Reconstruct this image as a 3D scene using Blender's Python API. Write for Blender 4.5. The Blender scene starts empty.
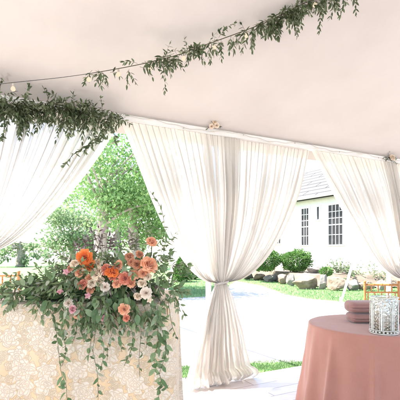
import bpy, math, random
import numpy as np
from mathutils import Vector, Matrix, Quaternion, noise
R = math.radians
rnd = random.Random(7)
scene = bpy.context.scene
COL = scene.collection

# ------------------------------------------------------------------ camera / frame
F = 400.0; HZ = 251.0; CH = 1.3
cam = bpy.data.cameras.new('camera'); camo = bpy.data.objects.new('camera', cam); COL.objects.link(camo)
camo.location = (0, 0, CH); camo.rotation_euler = (R(90), 0, 0)
cam.sensor_width = 36; cam.lens = 36 * F / 400; cam.shift_y = (HZ - 200) / 400
cam.clip_start = 0.05; cam.clip_end = 2000
scene.camera = camo
def at(x, y, d):      # measured photo position + distance -> metres
    return Vector(((x - 200) / F * d, d, CH - (y - HZ) / F * d))

# the eave line of the tent
Y0 = 3.82; TH = math.atan(0.52)
T = Vector((math.cos(TH), math.sin(TH), 0)); N = Vector((math.sin(TH), -math.cos(TH), 0))
O = Vector((0, Y0, 0))
def eave(s, n=0.0, z=0.0): return O + T * s + N * n + Vector((0, 0, z))
def s_of(x):
    u = (x - 200) / F; Y = Y0 / (1 - math.tan(TH) * u); return u * Y / math.cos(TH)

# ------------------------------------------------------------------ object helpers
def tag(o, label=None, cat=None, group=None, kind=None):
    if label: o['label'] = label
    if cat: o['category'] = cat
    if group: o['group'] = group
    if kind: o['kind'] = kind
    return o
def empty(name, loc, label, cat, group=None, rz=0):
    o = bpy.data.objects.new(name, None); COL.objects.link(o)
    o.location = loc; o.rotation_euler = (0, 0, rz); o.empty_display_size = .1
    return tag(o, label, cat, group)
class MB:
    def __init__(s): s.v = []; s.f = []; s.uv = None
    def add(s, vs, fs):
        b = len(s.v); s.v.extend([tuple(v) for v in vs]); s.f.extend([tuple(b + i for i in f) for f in fs])
    def box(s, c, d, rot=None):
        c = Vector(c); M = rot or Matrix.Identity(3)
        vs = [c + M @ Vector((x * d[0] / 2, y * d[1] / 2, z * d[2] / 2)) for x in (-1, 1) for y in (-1, 1) for z in (-1, 1)]
        s.add(vs, [(0, 1, 3, 2), (4, 6, 7, 5), (0, 4, 5, 1), (2, 3, 7, 6), (0, 2, 6, 4), (1, 5, 7, 3)])
    def tube(s, pts, rad, seg=8, cap=True):
        pts = [Vector(p) for p in pts]; n = len(pts)
        if n < 2: return
        rs = rad if isinstance(rad, (list, tuple)) else [rad] * n
        t0 = (pts[1] - pts[0]).normalized()
        a = Vector((0, 0, 1)) if abs(t0.z) < .9 else Vector((1, 0, 0))
        nx = t0.cross(a).normalized(); vs = []
        for i in range(n):
            t = (pts[min(i + 1, n - 1)] - pts[max(i - 1, 0)])
            if t.length < 1e-9: t = t0
            t.normalize(); nx = (nx - t * nx.dot(t))
            if nx.length < 1e-6: nx = t.orthogonal()
            nx.normalize(); ny = t.cross(nx)
            for k in range(seg):
                an = 2 * math.pi * k / seg
                vs.append(pts[i] + (nx * math.cos(an) + ny * math.sin(an)) * rs[i])
        fs = [(i * seg + k, i * seg + (k + 1) % seg, (i + 1) * seg + (k + 1) % seg, (i + 1) * seg + k) for i in range(n - 1) for k in range(seg)]
        if cap: fs += [tuple(range(seg - 1, -1, -1)), tuple((n - 1) * seg + k for k in range(seg))]
        s.add(vs, fs)
    def lathe(s, c, prof, seg=16):     # prof: (radius, z)
        c = Vector(c); vs = []; n = len(prof)
        for r, z in prof:
            for k in range(seg):
                a = 2 * math.pi * k / seg; vs.append(c + Vector((r * math.cos(a), r * math.sin(a), z)))
        fs = [(i * seg + k, i * seg + (k + 1) % seg, (i + 1) * seg + (k + 1) % seg, (i + 1) * seg + k) for i in range(n - 1) for k in range(seg)]
        fs += [tuple(range(seg - 1, -1, -1)), tuple((n - 1) * seg + k for k in range(seg))]
        s.add(vs, fs)
    def build(s, name, mat, parent=None, smooth=True, uv=None):
        me = bpy.data.meshes.new(name)
        v = s.v
        if parent is not None:
            M = (Matrix.Translation(parent.location) @ parent.rotation_euler.to_matrix().to_4x4()) if parent.parent is None else PM[parent.name]
            inv = M.inverted(); v = [tuple(inv @ Vector(p)) for p in v]
        me.from_pydata(v, [], s.f); me.update()
        if smooth: me.polygons.foreach_set('use_smooth', [True] * len(me.polygons))
        if uv:
            lay = me.uv_layers.new(name='UVMap')
            li = np.empty(len(me.loops), dtype=np.int32); me.loops.foreach_get('vertex_index', li)
            lay.data.foreach_set('uv', np.array(uv, dtype=np.float32)[li].ravel())
        if mat: me.materials.append(mat)
        o = bpy.data.objects.new(name, me); COL.objects.link(o)
        if parent is not None: o.parent = parent; PM[o.name] = M
        return o
PM = {}
def dup(root, parent=None):
    c = root.copy(); COL.objects.link(c)
    if parent is not None: c.parent = parent
    for ch in [x for x in bpy.data.objects if x.parent == root]: dup(ch, c)
    return c
def place(mb, name, mat, loc, label, cat, group=None, kind=None, smooth=True):
    """one-mesh thing with its origin at loc; mesh is given in world coordinates"""
    loc = Vector(loc); m2 = MB(); m2.v = [tuple(Vector(v) - loc) for v in mb.v]; m2.f = mb.f
    o = m2.build(name, mat, None, smooth); o.location = loc
    return tag(o, label, cat, group, kind)

# ------------------------------------------------------------------ materials
def mat(name): 
    m = bpy.data.materials.new(name); m.use_nodes = True; nt = m.node_tree; nt.nodes.clear()
    return m, nt, nt.nodes.new('ShaderNodeOutputMaterial')
def nd(nt, t, **k):
    n = nt.nodes.new('ShaderNode' + t)
    for a, b in k.items():
        if a in n.inputs.keys(): n.inputs[a].default_value = b
        else: setattr(n, a, b)
    return n
def ramp(nt, stops, src=None, interp='LINEAR'):
    r = nt.nodes.new('ShaderNodeValToRGB'); r.color_ramp.interpolation = interp
    e = r.color_ramp.elements
    while len(e) < len(stops): e.new(.5)
    for i, (p, c) in enumerate(stops):
        e[i].position = p; e[i].color = (*c, 1) if len(c) == 3 else c
    if src is not None: nt.links.new(src, r.inputs[0])
    return r
def mth(nt, op, a, b=None, c=None):
    n = nt.nodes.new('ShaderNodeMath'); n.operation = op
    for i, x in enumerate((a, b, c)):
        if x is None: continue
        if isinstance(x, (int, float)): n.inputs[i].default_value = x
        else: nt.links.new(x, n.inputs[i])
    return n.outputs[0]
def simple(name, c1, c2=None, scale=8, rough=.6, bump=.0, bscale=60, spec=.3, metal=0, coord='Object', sheen=0):
    m, nt, out = mat(name); L = nt.links.new
    p = nd(nt, 'BsdfPrincipled'); p.inputs['Roughness'].default_value = rough
    p.inputs['Specular IOR Level'].default_value = spec; p.inputs['Metallic'].default_value = metal
    p.inputs['Sheen Weight'].default_value = sheen
    tc = nd(nt, 'TexCoord')
    n1 = nd(nt, 'TexNoise', Scale=scale, Detail=5.0); L(tc.outputs[coord], n1.inputs['Vector'])
    r = ramp(nt, [(.3, c1), (.7, c2 or tuple(x * .8 for x in c1))], n1.outputs['Fac'])
    L(r.outputs[0], p.inputs['Base Color'])
    if bump:
        n2 = nd(nt, 'TexNoise', Scale=bscale, Detail=4.0); L(tc.outputs[coord], n2.inputs['Vector'])
        b = nd(nt, 'Bump', Strength=bump, Distance=.01); L(n2.outputs['Fac'], b.inputs['Height']); L(b.outputs[0], p.inputs['Normal'])
    L(p.outputs[0], out.inputs[0]); return m
def leafmat(name, cols, trans=.35, rough=.45, spec=.35):
    m, nt, out = mat(name); L = nt.links.new
    g = nd(nt, 'NewGeometry')
    r = ramp(nt, [(i / max(1, len(cols) - 1), c) for i, c in enumerate(cols)], g.outputs['Random Per Island'])
    p = nd(nt, 'BsdfPrincipled', Roughness=rough); p.inputs['Specular IOR Level'].default_value = spec
    tc = nd(nt, 'TexCoord'); n1 = nd(nt, 'TexNoise', Scale=90.0, Detail=2.0); L(tc.outputs['Object'], n1.inputs['Vector'])
    mx = nd(nt, 'HueSaturation'); v = mth(nt, 'MULTIPLY_ADD', n1.outputs['Fac'], .7, .65); L(v, mx.inputs['Value']); L(r.outputs[0], mx.inputs['Color'])
    L(mx.outputs[0], p.inputs['Base Color'])
    t = nd(nt, 'BsdfTranslucent'); L(mx.outputs[0], t.inputs['Color'])
    s = nd(nt, 'MixShader', Fac=trans); L(p.outputs[0], s.inputs[1]); L(t.outputs[0], s.inputs[2]); L(s.outputs[0], out.inputs[0])
    return m

def sheer_mat():
    m, nt, out = mat('sheer voile'); L = nt.links.new
    uv = nd(nt, 'UVMap'); mp = nd(nt, 'Mapping'); mp.inputs['Scale'].default_value = (60, 1.2, 1); L(uv.outputs[0], mp.inputs[0])
    n = nd(nt, 'TexNoise', Scale=1.0, Detail=4.0, Roughness=.6); L(mp.outputs[0], n.inputs['Vector'])
    mp2 = nd(nt, 'Mapping'); mp2.inputs['Scale'].default_value = (420, 3, 1); L(uv.outputs[0], mp2.inputs[0])
    n2 = nd(nt, 'TexNoise', Scale=1.0, Detail=2.0); L(mp2.outputs[0], n2.inputs['Vector'])
    h = mth(nt, 'ADD', n.outputs['Fac'], mth(nt, 'MULTIPLY', n2.outputs['Fac'], .5))
    b = nd(nt, 'Bump', Strength=.55, Distance=.012); L(h, b.inputs['Height'])
    d = nd(nt, 'BsdfDiffuse'); d.inputs['Color'].default_value = (.78, .745, .705, 1); L(b.outputs[0], d.inputs['Normal'])
    t = nd(nt, 'BsdfTranslucent'); t.inputs['Color'].default_value = (.76, .725, .685, 1); L(b.outputs[0], t.inputs['Normal'])
    s1 = nd(nt, 'MixShader', Fac=.5); L(d.outputs[0], s1.inputs[1]); L(t.outputs[0], s1.inputs[2])
    tr = nd(nt, 'BsdfTransparent')
    # the weave lets less through where it is seen at a slant
    lw = nd(nt, 'LayerWeight', Blend=.35)
    fac = mth(nt, 'SUBTRACT', .10, mth(nt, 'MULTIPLY', lw.outputs['Facing'], .10))
    fac = mth(nt, 'ADD', fac, mth(nt, 'MULTIPLY', mth(nt, 'SUBTRACT', n.outputs['Fac'], .5), .22))
    fac = mth(nt, 'MAXIMUM', fac, .02)
    s2 = nt.nodes.new('ShaderNodeMixShader'); L(fac, s2.inputs[0]); L(s1.outputs[0], s2.inputs[1]); L(tr.outputs[0], s2.inputs[2])
    L(s2.outputs[0], out.inputs[0]); return m
M_SHEER = sheer_mat()

def canopy_mat():
    m, nt, out = mat('tent liner'); L = nt.links.new
    tc = nd(nt, 'TexCoord'); mp = nd(nt, 'Mapping'); mp.inputs['Scale'].default_value = (1, 1, 1); L(tc.outputs['Object'], mp.inputs[0])
    n = nd(nt, 'TexNoise', Scale=1.3, Detail=4.0, Roughness=.5); L(mp.outputs[0], n.inputs['Vector'])
    n2 = nd(nt, 'TexNoise', Scale=260.0, Detail=2.0); L(mp.outputs[0], n2.inputs['Vector'])
    h = mth(nt, 'ADD', n.outputs['Fac'], mth(nt, 'MULTIPLY', n2.outputs['Fac'], .006))
    b = nd(nt, 'Bump', Strength=.5, Distance=.12); L(h, b.inputs['Height'])
    r = ramp(nt, [(.3, (.50, .452, .418)), (.7, (.56, .512, .475))], n.outputs['Fac'])
    d = nd(nt, 'BsdfDiffuse'); L(r.outputs[0], d.inputs['Color']); L(b.outputs[0], d.inputs['Normal'])
    t = nd(nt, 'BsdfTranslucent'); L(r.outputs[0], t.inputs['Color']); L(b.outputs[0], t.inputs['Normal'])
    s = nd(nt, 'MixShader', Fac=.03); L(d.outputs[0], s.inputs[1]); L(t.outputs[0], s.inputs[2]); L(s.outputs[0], out.inputs[0])
    return m
M_CANOPY = canopy_mat()
M_WHITE = simple('white vinyl', (.82, .80, .77), (.74, .72, .69), 6, .5, .1, 40)
M_METAL = simple('white painted metal', (.8, .8, .78), (.74, .74, .72), 12, .35, .05, 80, .5)
M_STEM = simple('vine stem', (.10, .075, .04), (.06, .07, .03), 40, .7, .2, 200)
M_CABLE = simple('dark cable', (.05, .045, .04), (.03, .03, .03), 30, .5)
M_WIRE = simple('clear wire', (.5, .45, .38), (.36, .32, .27), 30, .4)
M_GARL = leafmat('garland leaf', [(.055, .08, .035), (.10, .135, .065), (.17, .22, .12), (.07, .10, .05), (.34, .38, .25)], .4)
M_LEAF = leafmat('florist foliage', [(.11, .175, .07), (.18, .25, .11), (.27, .34, .17), (.13, .19, .08), (.50, .50, .38)], .3)
M_IVY = leafmat('broad leaf', [(.11, .19, .08), (.18, .27, .12), (.30, .37, .21)], .3)
M_PLUM = leafmat('plum leaf', [(.09, .05, .055), (.20, .13, .14), (.50, .42, .42), (.07, .05, .05), (.30, .30, .24)], .25)
M_TREE = leafmat('tree foliage', [(.14, .27, .08), (.20, .34, .12), (.27, .41, .16), (.16, .29, .09)], .45, .6)
M_TREE2 = leafmat('pale tree foliage', [(.14, .22, .10), (.20, .28, .14), (.28, .34, .20)], .45, .6)
M_HEDGE = leafmat('box leaf', [(.06, .14, .03), (.09, .19, .045), (.13, .24, .06)], .3, .6)
M_BARK = simple('pale bark', (.40, .34, .29), (.22, .18, .15), 9, .9, .8, 30)
M_ROCK = simple('tan boulder', (.28, .21, .155), (.12, .09, .065), 3.5, .9, 1, 9)
M_ROCK2 = simple('grey boulder', (.25, .225, .20), (.11, .10, .09), 3.5, .9, 1, 9)

def wood_mat(name, a, b):
    m, nt, out = mat(name); L = nt.links.new
    tc = nd(nt, 'TexCoord'); mp = nd(nt, 'Mapping'); mp.inputs['Scale'].default_value = (30, 30, 4); L(tc.outputs['Object'], mp.inputs[0])
    n = nd(nt, 'TexNoise', Scale=2.0, Detail=5.0); L(mp.outputs[0], n.inputs['Vector'])
    r = ramp(nt, [(.3, a), (.7, b)], n.outputs['Fac']); p = nd(nt, 'BsdfPrincipled', Roughness=.3)
    L(r.outputs[0], p.inputs['Base Color']); L(p.outputs[0], out.inputs[0]); return m
M_WOOD = wood_mat('honey chair wood', (.44, .20, .06), (.32, .13, .035))

def ground_mat():
    m, nt, out = mat('pale drive gravel'); L = nt.links.new
    tc = nd(nt, 'TexCoord'); n = nd(nt, 'TexNoise', Scale=.6, Detail=6.0); L(tc.outputs['Object'], n.inputs['Vector'])
    n2 = nd(nt, 'TexNoise', Scale=45.0, Detail=4.0); L(tc.outputs['Object'], n2.inputs['Vector'])
    mx = mth(nt, 'ADD', mth(nt, 'MULTIPLY', n.outputs['Fac'], .6), mth(nt, 'MULTIPLY', n2.outputs['Fac'], .4))
    r = ramp(nt, [(.3, (.34, .32, .29)), (.7, (.44, .42, .385))], mx)
    b = nd(nt, 'Bump', Strength=.4, Distance=.01); L(n2.outputs['Fac'], b.inputs['Height'])
    p = nd(nt, 'BsdfPrincipled', Roughness=.9); L(r.outputs[0], p.inputs['Base Color']); L(b.outputs[0], p.inputs['Normal']); L(p.outputs[0], out.inputs[0]); return m
M_GROUND = ground_mat()
def lawn_mat():
    m, nt, out = mat('lawn turf'); L = nt.links.new
    tc = nd(nt, 'TexCoord'); n = nd(nt, 'TexNoise', Scale=.9, Detail=6.0, Roughness=.7); L(tc.outputs['Object'], n.inputs['Vector'])
    n2 = nd(nt, 'TexNoise', Scale=30.0, Detail=4.0); L(tc.outputs['Object'], n2.inputs['Vector'])
    mx = mth(nt, 'ADD', mth(nt, 'MULTIPLY', n.outputs['Fac'], .6), mth(nt, 'MULTIPLY', n2.outputs['Fac'], .4))
    r = ramp(nt, [(.35, (.09, .18, .05)), (.55, (.14, .25, .08)), (.72, (.30, .35, .18))], mx)
    b = nd(nt, 'Bump', Strength=.8, Distance=.04); L(n2.outputs['Fac'], b.inputs['Height'])
    p = nd(nt, 'BsdfPrincipled', Roughness=.95); L(r.outputs[0], p.inputs['Base Color']); L(b.outputs[0], p.inputs['Normal']); L(p.outputs[0], out.inputs[0]); return m
M_LAWN = lawn_mat()
def floor_mat():
    m, nt, out = mat('white plank floor'); L = nt.links.new
    tc = nd(nt, 'TexCoord'); mp = nd(nt, 'Mapping'); mp.inputs['Rotation'].default_value = (0, 0, -TH); L(tc.outputs['Object'], mp.inputs[0])
    br = nd(nt, 'TexBrick', Scale=1.0); br.inputs['Color1'].default_value = (.72, .66, .62, 1); br.inputs['Color2'].default_value = (.64, .57, .53, 1)
    br.inputs['Mortar'].default_value = (.25, .2, .18, 1); br.inputs['Mortar Size'].default_value = .004
    br.inputs['Brick Width'].default_value = .9; br.inputs['Row Height'].default_value = .16; L(mp.outputs[0], br.inputs['Vector'])
    mp2 = nd(nt, 'Mapping'); mp2.inputs['Rotation'].default_value = (0, 0, -TH); mp2.inputs['Scale'].default_value = (2, 16, 1); L(tc.outputs['Object'], mp2.inputs[0])
    n = nd(nt, 'TexNoise', Scale=1.5, Detail=5.0); L(mp2.outputs[0], n.inputs['Vector'])
    hs = nd(nt, 'HueSaturation'); L(mth(nt, 'MULTIPLY_ADD', n.outputs['Fac'], .5, .75), hs.inputs['Value']); L(br.outputs[0], hs.inputs['Color'])
    p = nd(nt, 'BsdfPrincipled', Roughness=.3); L(hs.outputs[0], p.inputs['Base Color']); L(p.outputs[0], out.inputs[0]); return m
M_FLOOR = floor_mat()

def lace_mat():
    """embroidered rose lace over a gold-peach cloth: petals drawn round the centres of Voronoi cells"""
    m, nt, out = mat('rose lace cloth'); L = nt.links.new
    uv = nd(nt, 'UVMap')
    nz = nd(nt, 'TexNoise', Scale=18.0, Detail=3.0); L(uv.outputs[0], nz.inputs['Vector'])
    off = nd(nt, 'VectorMath', operation='MULTIPLY_ADD'); L(nz.outputs['Color'], off.inputs[0]); off.inputs[1].default_value = (.05, .05, 0); L(uv.outputs[0], off.inputs[2])
    def flower(scale, petals, size):
        v = nt.nodes.new('ShaderNodeTexVoronoi'); v.voronoi_dimensions = '2D'; v.feature = 'F1'; v.inputs['Scale'].default_value = scale; v.inputs['Randomness'].default_value = .85
        L(off.outputs[0], v.inputs['Vector'])
        sc = nd(nt, 'VectorMath', operation='SUBTRACT'); L(off.outputs[0], sc.inputs[0]); L(v.outputs['Position'], sc.inputs[1])
        sp = nd(nt, 'SeparateXYZ'); L(sc.outputs[0], sp.inputs[0])
        sep = nd(nt, 'SeparateColor'); L(v.outputs['Color'], sep.inputs[0])
        ang = mth(nt, 'ARCTAN2', sp.outputs[1], sp.outputs[0]); ph = mth(nt, 'MULTIPLY', sep.outputs[0], 6.28)
        r = mth(nt, 'MULTIPLY', v.outputs['Distance'], 1.0)
        outs = []
        for k, (f, pn) in enumerate(((1.0, petals), (.78, petals + 1), (.55, petals - 1), (.34, 4), (.16, 3))):
            c = mth(nt, 'ABSOLUTE', mth(nt, 'COSINE', mth(nt, 'MULTIPLY_ADD', ang, pn / 2, mth(nt, 'ADD', ph, k * .9))))
            R_ = mth(nt, 'MULTIPLY', mth(nt, 'MULTIPLY_ADD', c, .32, .68), size * f)
            outs.append(mth(nt, 'SUBTRACT', r, R_))
        fill = mth(nt, 'LESS_THAN', outs[0], 0)
        ln = None
        for o_ in outs:
            w = mth(nt, 'SUBTRACT', 1, mth(nt, 'MULTIPLY', mth(nt, 'ABSOLUTE', o_), 26)); w = mth(nt, 'MAXIMUM', w, 0)
            ln = w if ln is None else mth(nt, 'MAXIMUM', ln, w)
        return fill, ln
    f1, l1 = flower(11.5, 6, .54)
    f2, l2 = flower(25.0, 5, .52)
    inv1 = mth(nt, 'SUBTRACT', 1, f1)
    line = mth(nt, 'MAXIMUM', l1, mth(nt, 'MULTIPLY', l2, inv1))
    fill = mth(nt, 'MAXIMUM', f1, mth(nt, 'MULTIPLY', mth(nt, 'MULTIPLY', f2, inv1), .55))
    big = nd(nt, 'TexNoise', Scale=2.2, Detail=2.0); L(uv.outputs[0], big.inputs['Vector'])
    under = ramp(nt, [(.35, (.76, .59, .40)), (.65, (.74, .50, .28))], big.outputs['Fac'])
    mx1 = nd(nt, 'Mix', data_type='RGBA'); L(mth(nt, 'MULTIPLY', fill, .60), mx1.inputs[0]); L(under.outputs[0], mx1.inputs[6]); mx1.inputs[7].default_value = (.78, .71, .62, 1)
    mx2 = nd(nt, 'Mix', data_type='RGBA'); L(mth(nt, 'MULTIPLY', line, .62), mx2.inputs[0]); L(mx1.outputs[2], mx2.inputs[6]); mx2.inputs[7].default_value = (.70, .48, .27, 1)
    p = nd(nt, 'BsdfPrincipled', Roughness=.75); p.inputs['Sheen Weight'].default_value = .2; L(mx2.outputs[2], p.inputs['Base Color'])
    hh = mth(nt, 'ADD', mth(nt, 'MULTIPLY', fill, .5), line)
    b = nd(nt, 'Bump', Strength=.7, Distance=.0025); L(hh, b.inputs['Height']); L(b.outputs[0], p.inputs['Normal'])
    L(p.outputs[0], out.inputs[0]); return m
M_LACE = lace_mat()
def linen(name, c1, c2, s=900):
    m, nt, out = mat(name); L = nt.links.new
    uv = nd(nt, 'TexCoord'); mp = nd(nt, 'Mapping'); L(uv.outputs['Object'], mp.inputs[0])
    n = nd(nt, 'TexNoise', Scale=s, Detail=2.0); L(mp.outputs[0], n.inputs['Vector'])
    n3 = nd(nt, 'TexNoise', Scale=7.0, Detail=4.0); L(mp.outputs[0], n3.inputs['Vector'])
    r = ramp(nt, [(.3, c1), (.7, c2)], mth(nt, 'ADD', mth(nt, 'MULTIPLY', n.outputs['Fac'], .6), mth(nt, 'MULTIPLY', n3.outputs['Fac'], .4)))
    p = nd(nt, 'BsdfPrincipled', Roughness=.85); p.inputs['Sheen Weight'].default_value = .35; p.inputs['Specular IOR Level'].default_value = .15
    L(r.outputs[0], p.inputs['Base Color'])
    n4 = nd(nt, 'TexNoise', Scale=9.0, Detail=5.0, Roughness=.55, Distortion=1.2); L(mp.outputs[0], n4.inputs['Vector'])
    b = nd(nt, 'Bump', Strength=.5, Distance=.006); L(mth(nt, 'ADD', mth(nt, 'MULTIPLY', n.outputs['Fac'], .35), n4.outputs['Fac']), b.inputs['Height']); L(b.outputs[0], p.inputs['Normal'])
    L(p.outputs[0], out.inputs[0]); return m
M_ROSELIN = linen('dusty rose linen', (.46, .225, .175), (.39, .175, .13), 500)
M_MAUVE = linen('mauve knit', (.36, .20, .18), (.27, .145, .13), 300)
def glass_mat():
    m, nt, out = mat('pressed glass'); L = nt.links.new
    tc = nd(nt, 'TexCoord'); v = nd(nt, 'TexVoronoi', Scale=70.0); L(tc.outputs['Object'], v.inputs['Vector'])
    b = nd(nt, 'Bump', Strength=.8, Distance=.004); L(v.outputs['Distance'], b.inputs['Height'])
    g = nd(nt, 'BsdfGlossy', Roughness=.12); g.inputs['Color'].default_value = (.85, .86, .82, 1); L(b.outputs[0], g.inputs['Normal'])
    t = nd(nt, 'BsdfTransparent'); t.inputs['Color'].default_value = (.94, .94, .90, 1)
    s = nd(nt, 'MixShader', Fac=.42); L(t.outputs[0], s.inputs[1]); L(g.outputs[0], s.inputs[2]); L(s.outputs[0], out.inputs[0]); return m
M_GLASS = glass_mat()
M_SILVER = simple('silver filigree', (.80, .80, .76), (.60, .61, .57), 40, .38, .2, 120, .5, .45)
def petal(name, inner, outer):
    m, nt, out = mat(name); L = nt.links.new
    lw = nd(nt, 'TexCoord'); n = nd(nt, 'TexNoise', Scale=45.0, Detail=3.0); L(lw.outputs['Object'], n.inputs['Vector'])
    g = nd(nt, 'NewGeometry'); f = mth(nt, 'ADD', mth(nt, 'MULTIPLY', g.outputs['Random Per Island'], .6), mth(nt, 'MULTIPLY', n.outputs['Fac'], .4))
    r = ramp(nt, [(.15, inner), (.85, outer)], f)
    p = nd(nt, 'BsdfPrincipled', Roughness=.6); L(r.outputs[0], p.inputs['Base Color']); p.inputs['Sheen Weight'].default_value = .2
    t = nd(nt, 'BsdfTranslucent'); L(r.outputs[0], t.inputs['Color'])
    s = nd(nt, 'MixShader', Fac=.25); L(p.outputs[0], s.inputs[1]); L(t.outputs[0], s.inputs[2]); L(s.outputs[0], out.inputs[0]); return m
P_ORANGE = petal('orange petal', (.80, .16, .02), (.86, .27, .06))
P_CORAL = petal('coral petal', (.66, .17, .09), (.82, .36, .24))
P_PEACH = petal('peach petal', (.82, .36, .18), (.86, .52, .34))
P_CREAM = petal('cream petal', (.84, .66, .46), (.84, .74, .60))
P_WHITE = petal('white petal', (.82, .68, .54), (.84, .74, .63))
P_RUST = petal('rust petal', (.50, .20, .09), (.74, .38, .22))
P_PINK = petal('pink petal', (.62, .22, .26), (.80, .52, .50))
def emis(name, c, s):
    m, nt, out = mat(name); e = nd(nt, 'Emission', Strength=s); e.inputs['Color'].default_value = (*c, 1); nt.links.new(e.outputs[0], out.inputs[0]); return m
M_BULB = emis('lit warm bulb', (1, .80, .58), .22)

# ------------------------------------------------------------------ setting
g = MB(); g.add([(-600, -600, -.05), (600, -600, -.05), (600, 900, -.05), (-600, 900, -.05)], [(0, 1, 2, 3)])
tag(g.build('ground', M_GROUND, None, False), 'bright pale drive running between the tent and the lawn', 'ground', kind='structure')
ZG = -.05
def ground_d(y): return (CH - ZG) * F / (y - HZ)
def flat(name, pix, m, z, label, cat, kind='structure'):
    b = MB(); vs = []
    for x, y in pix:
        p = at(x, y, ground_d(y)); vs.append((p.x, p.y, z))
    b.add(vs, [tuple(range(len(vs)))]); return tag(b.build(name, m, None, False), label, cat, kind=kind)
lawn_lo = [(-200, 300), (60, 299), (180, 298), (214, 296), (236, 281), (262, 286), (284, 294), (310, 299), (345, 302), (380, 303), (460, 304)]
lawn_hi = [(460, 272), (330, 264), (200, 262), (100, 262), (-160, 262)]
lp = []
for x, y in lawn_lo + lawn_hi:
    p = at(x, y, ground_d(y)); lp.append((p.x, p.y, ZG + .004))
b = MB(); b.add(lp, [tuple(range(len(lp)))])
tag(b.build('lawn', M_LAWN, None, False), 'sunlit green lawn sweeping in front of the boulders and the white house', 'lawn', kind='structure')
# tent floor slab
b = MB(); c0 = [eave(-7, -.10), eave(9, -.10), eave(9, 9), eave(-7, 9)]
b.add([(p.x, p.y, 0) for p in c0] + [(p.x, p.y, -.05) for p in c0], [(3, 2, 1, 0)[::-1], (0, 4, 5, 1), (1, 5, 6, 2), (2, 6, 7, 3), (3, 7, 4, 0)])
tag(b.build('floor', M_FLOOR, None, False), 'whitewashed plank floor laid inside the tent', 'floor', kind='structure')

def blades(name, area, count, h, label, m):
    vs = []; fs = []
    for i in range(count):
        x, y, z = area(); a = rnd.random() * 6.28; w = h * .09; hh = h * rnd.uniform(.5, 1.2)
        dx, dy = math.cos(a) * w, math.sin(a) * w; lx, ly = rnd.uniform(-.5, .5) * hh, rnd.uniform(-.5, .5) * hh
        k = len(vs); vs += [(x - dx, y - dy, z), (x + dx, y + dy, z), (x + lx * .4 + dx * .7, y + ly * .4 + dy * .7, z + hh * .6), (x + lx, y + ly, z + hh)]
        fs += [(k, k + 1, k + 2), (k, k + 2, k + 3)]
    b = MB(); b.v = vs; b.f = fs; return tag(b.build(name, m, None, False), label, 'grass', kind='stuff')
M_GRASS = leafmat('grass blade', [(.10, .20, .07), (.14, .25, .10), (.22, .31, .15)], .4, .7)
SX = [-6 + 15 * i / 60 for i in range(61)]
def strip_y(x, f): return 4.30 + .125 * x + f * (.40 + .05 * math.sin(x * 3)) + .02 * math.sin(x * 9 + 5 * f)
b = MB(); n_ = len(SX); b.add([(x, strip_y(x, 0), ZG + .004) for x in SX] + [(x, strip_y(x, 1), ZG + .004) for x in SX], [(i, i + 1, n_ + i + 1, n_ + i) for i in range(n_ - 1)])
tag(b.build('turf_strip', M_LAWN, None, False), 'narrow band of turf outside the curtains', 'lawn', kind='structure')
def strip_area():
    x = rnd.uniform(-2.2, 4.5); f = min(1.1, max(-.1, rnd.gauss(.5, .33))); return Vector((x, strip_y(x, f), ZG))
blades('grass', strip_area, 34000, .032, 'narrow strip of green grass growing just outside the curtains', M_GRASS)
def lawn_area():
    while True:
        x = rnd.uniform(60, 420); y = rnd.choice([rnd.uniform(272, 303)])
        lo = np.interp(x, [q[0] for q in lawn_lo], [q[1] for q in lawn_lo])
        if y < lo: 
            p = at(x, y, ground_d(y)); return (p.x + rnd.uniform(-.2, .2), p.y + rnd.uniform(-.3, .3), ZG)
blades('lawn_grass', lawn_area, 26000, .07, 'short grass blades covering the lawn', M_GRASS)

# ------------------------------------------------------------------ tent
tent = empty('tent', eave(0, 0, 0), 'large white event tent roof carried on white poles above the tables', 'tent')
HB = 2.385
# canopy: swept profile (n inwards, z)
b = MB(); prof = [(-.16, HB - .02), (-.06, HB + .08), (0, HB + .10)]
for i in range(1, 26):
    n_ = 4.2 * i / 25; prof.append((n_, HB + .10 + .46 * n_ - .05 * math.sin(n_ * .75)))
for i in range(1, 20): prof.append((4.2 + 2.6 * i / 19, prof[27][1] - 1.1 * i / 19))  # unseen rear slope, cut short and raised to let in more light
S = [-7.5 + 17 * i / 150 for i in range(151)]
vs = []
for i, s in enumerate(S):
    for j, (n_, z) in enumerate(prof):
        sag = .035 * math.sin(s * 1.45 + .6) * min(1, max(0, n_) / 1.2) if n_ < 4 else 0
        q = noise.noise(Vector((s * .9, n_ * .7, 3))) * .05 * min(1, max(0, n_)) + .012 * noise.noise(Vector((s * 5 + n_ * 3, n_ * .9, 8))) * math.exp(-((n_ - .35) / .35) ** 2) * (1 if s < .3 else .4)
        vs.append(eave(s, n_, z - sag + q))
nj = len(prof)
b.add(vs, [(i * nj + j, i * nj + j + 1, (i + 1) * nj + j + 1, (i + 1) * nj + j) for i in range(len(S) - 1) for j in range(nj - 1)])
b.build('canopy', M_CANOPY, tent)
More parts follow.
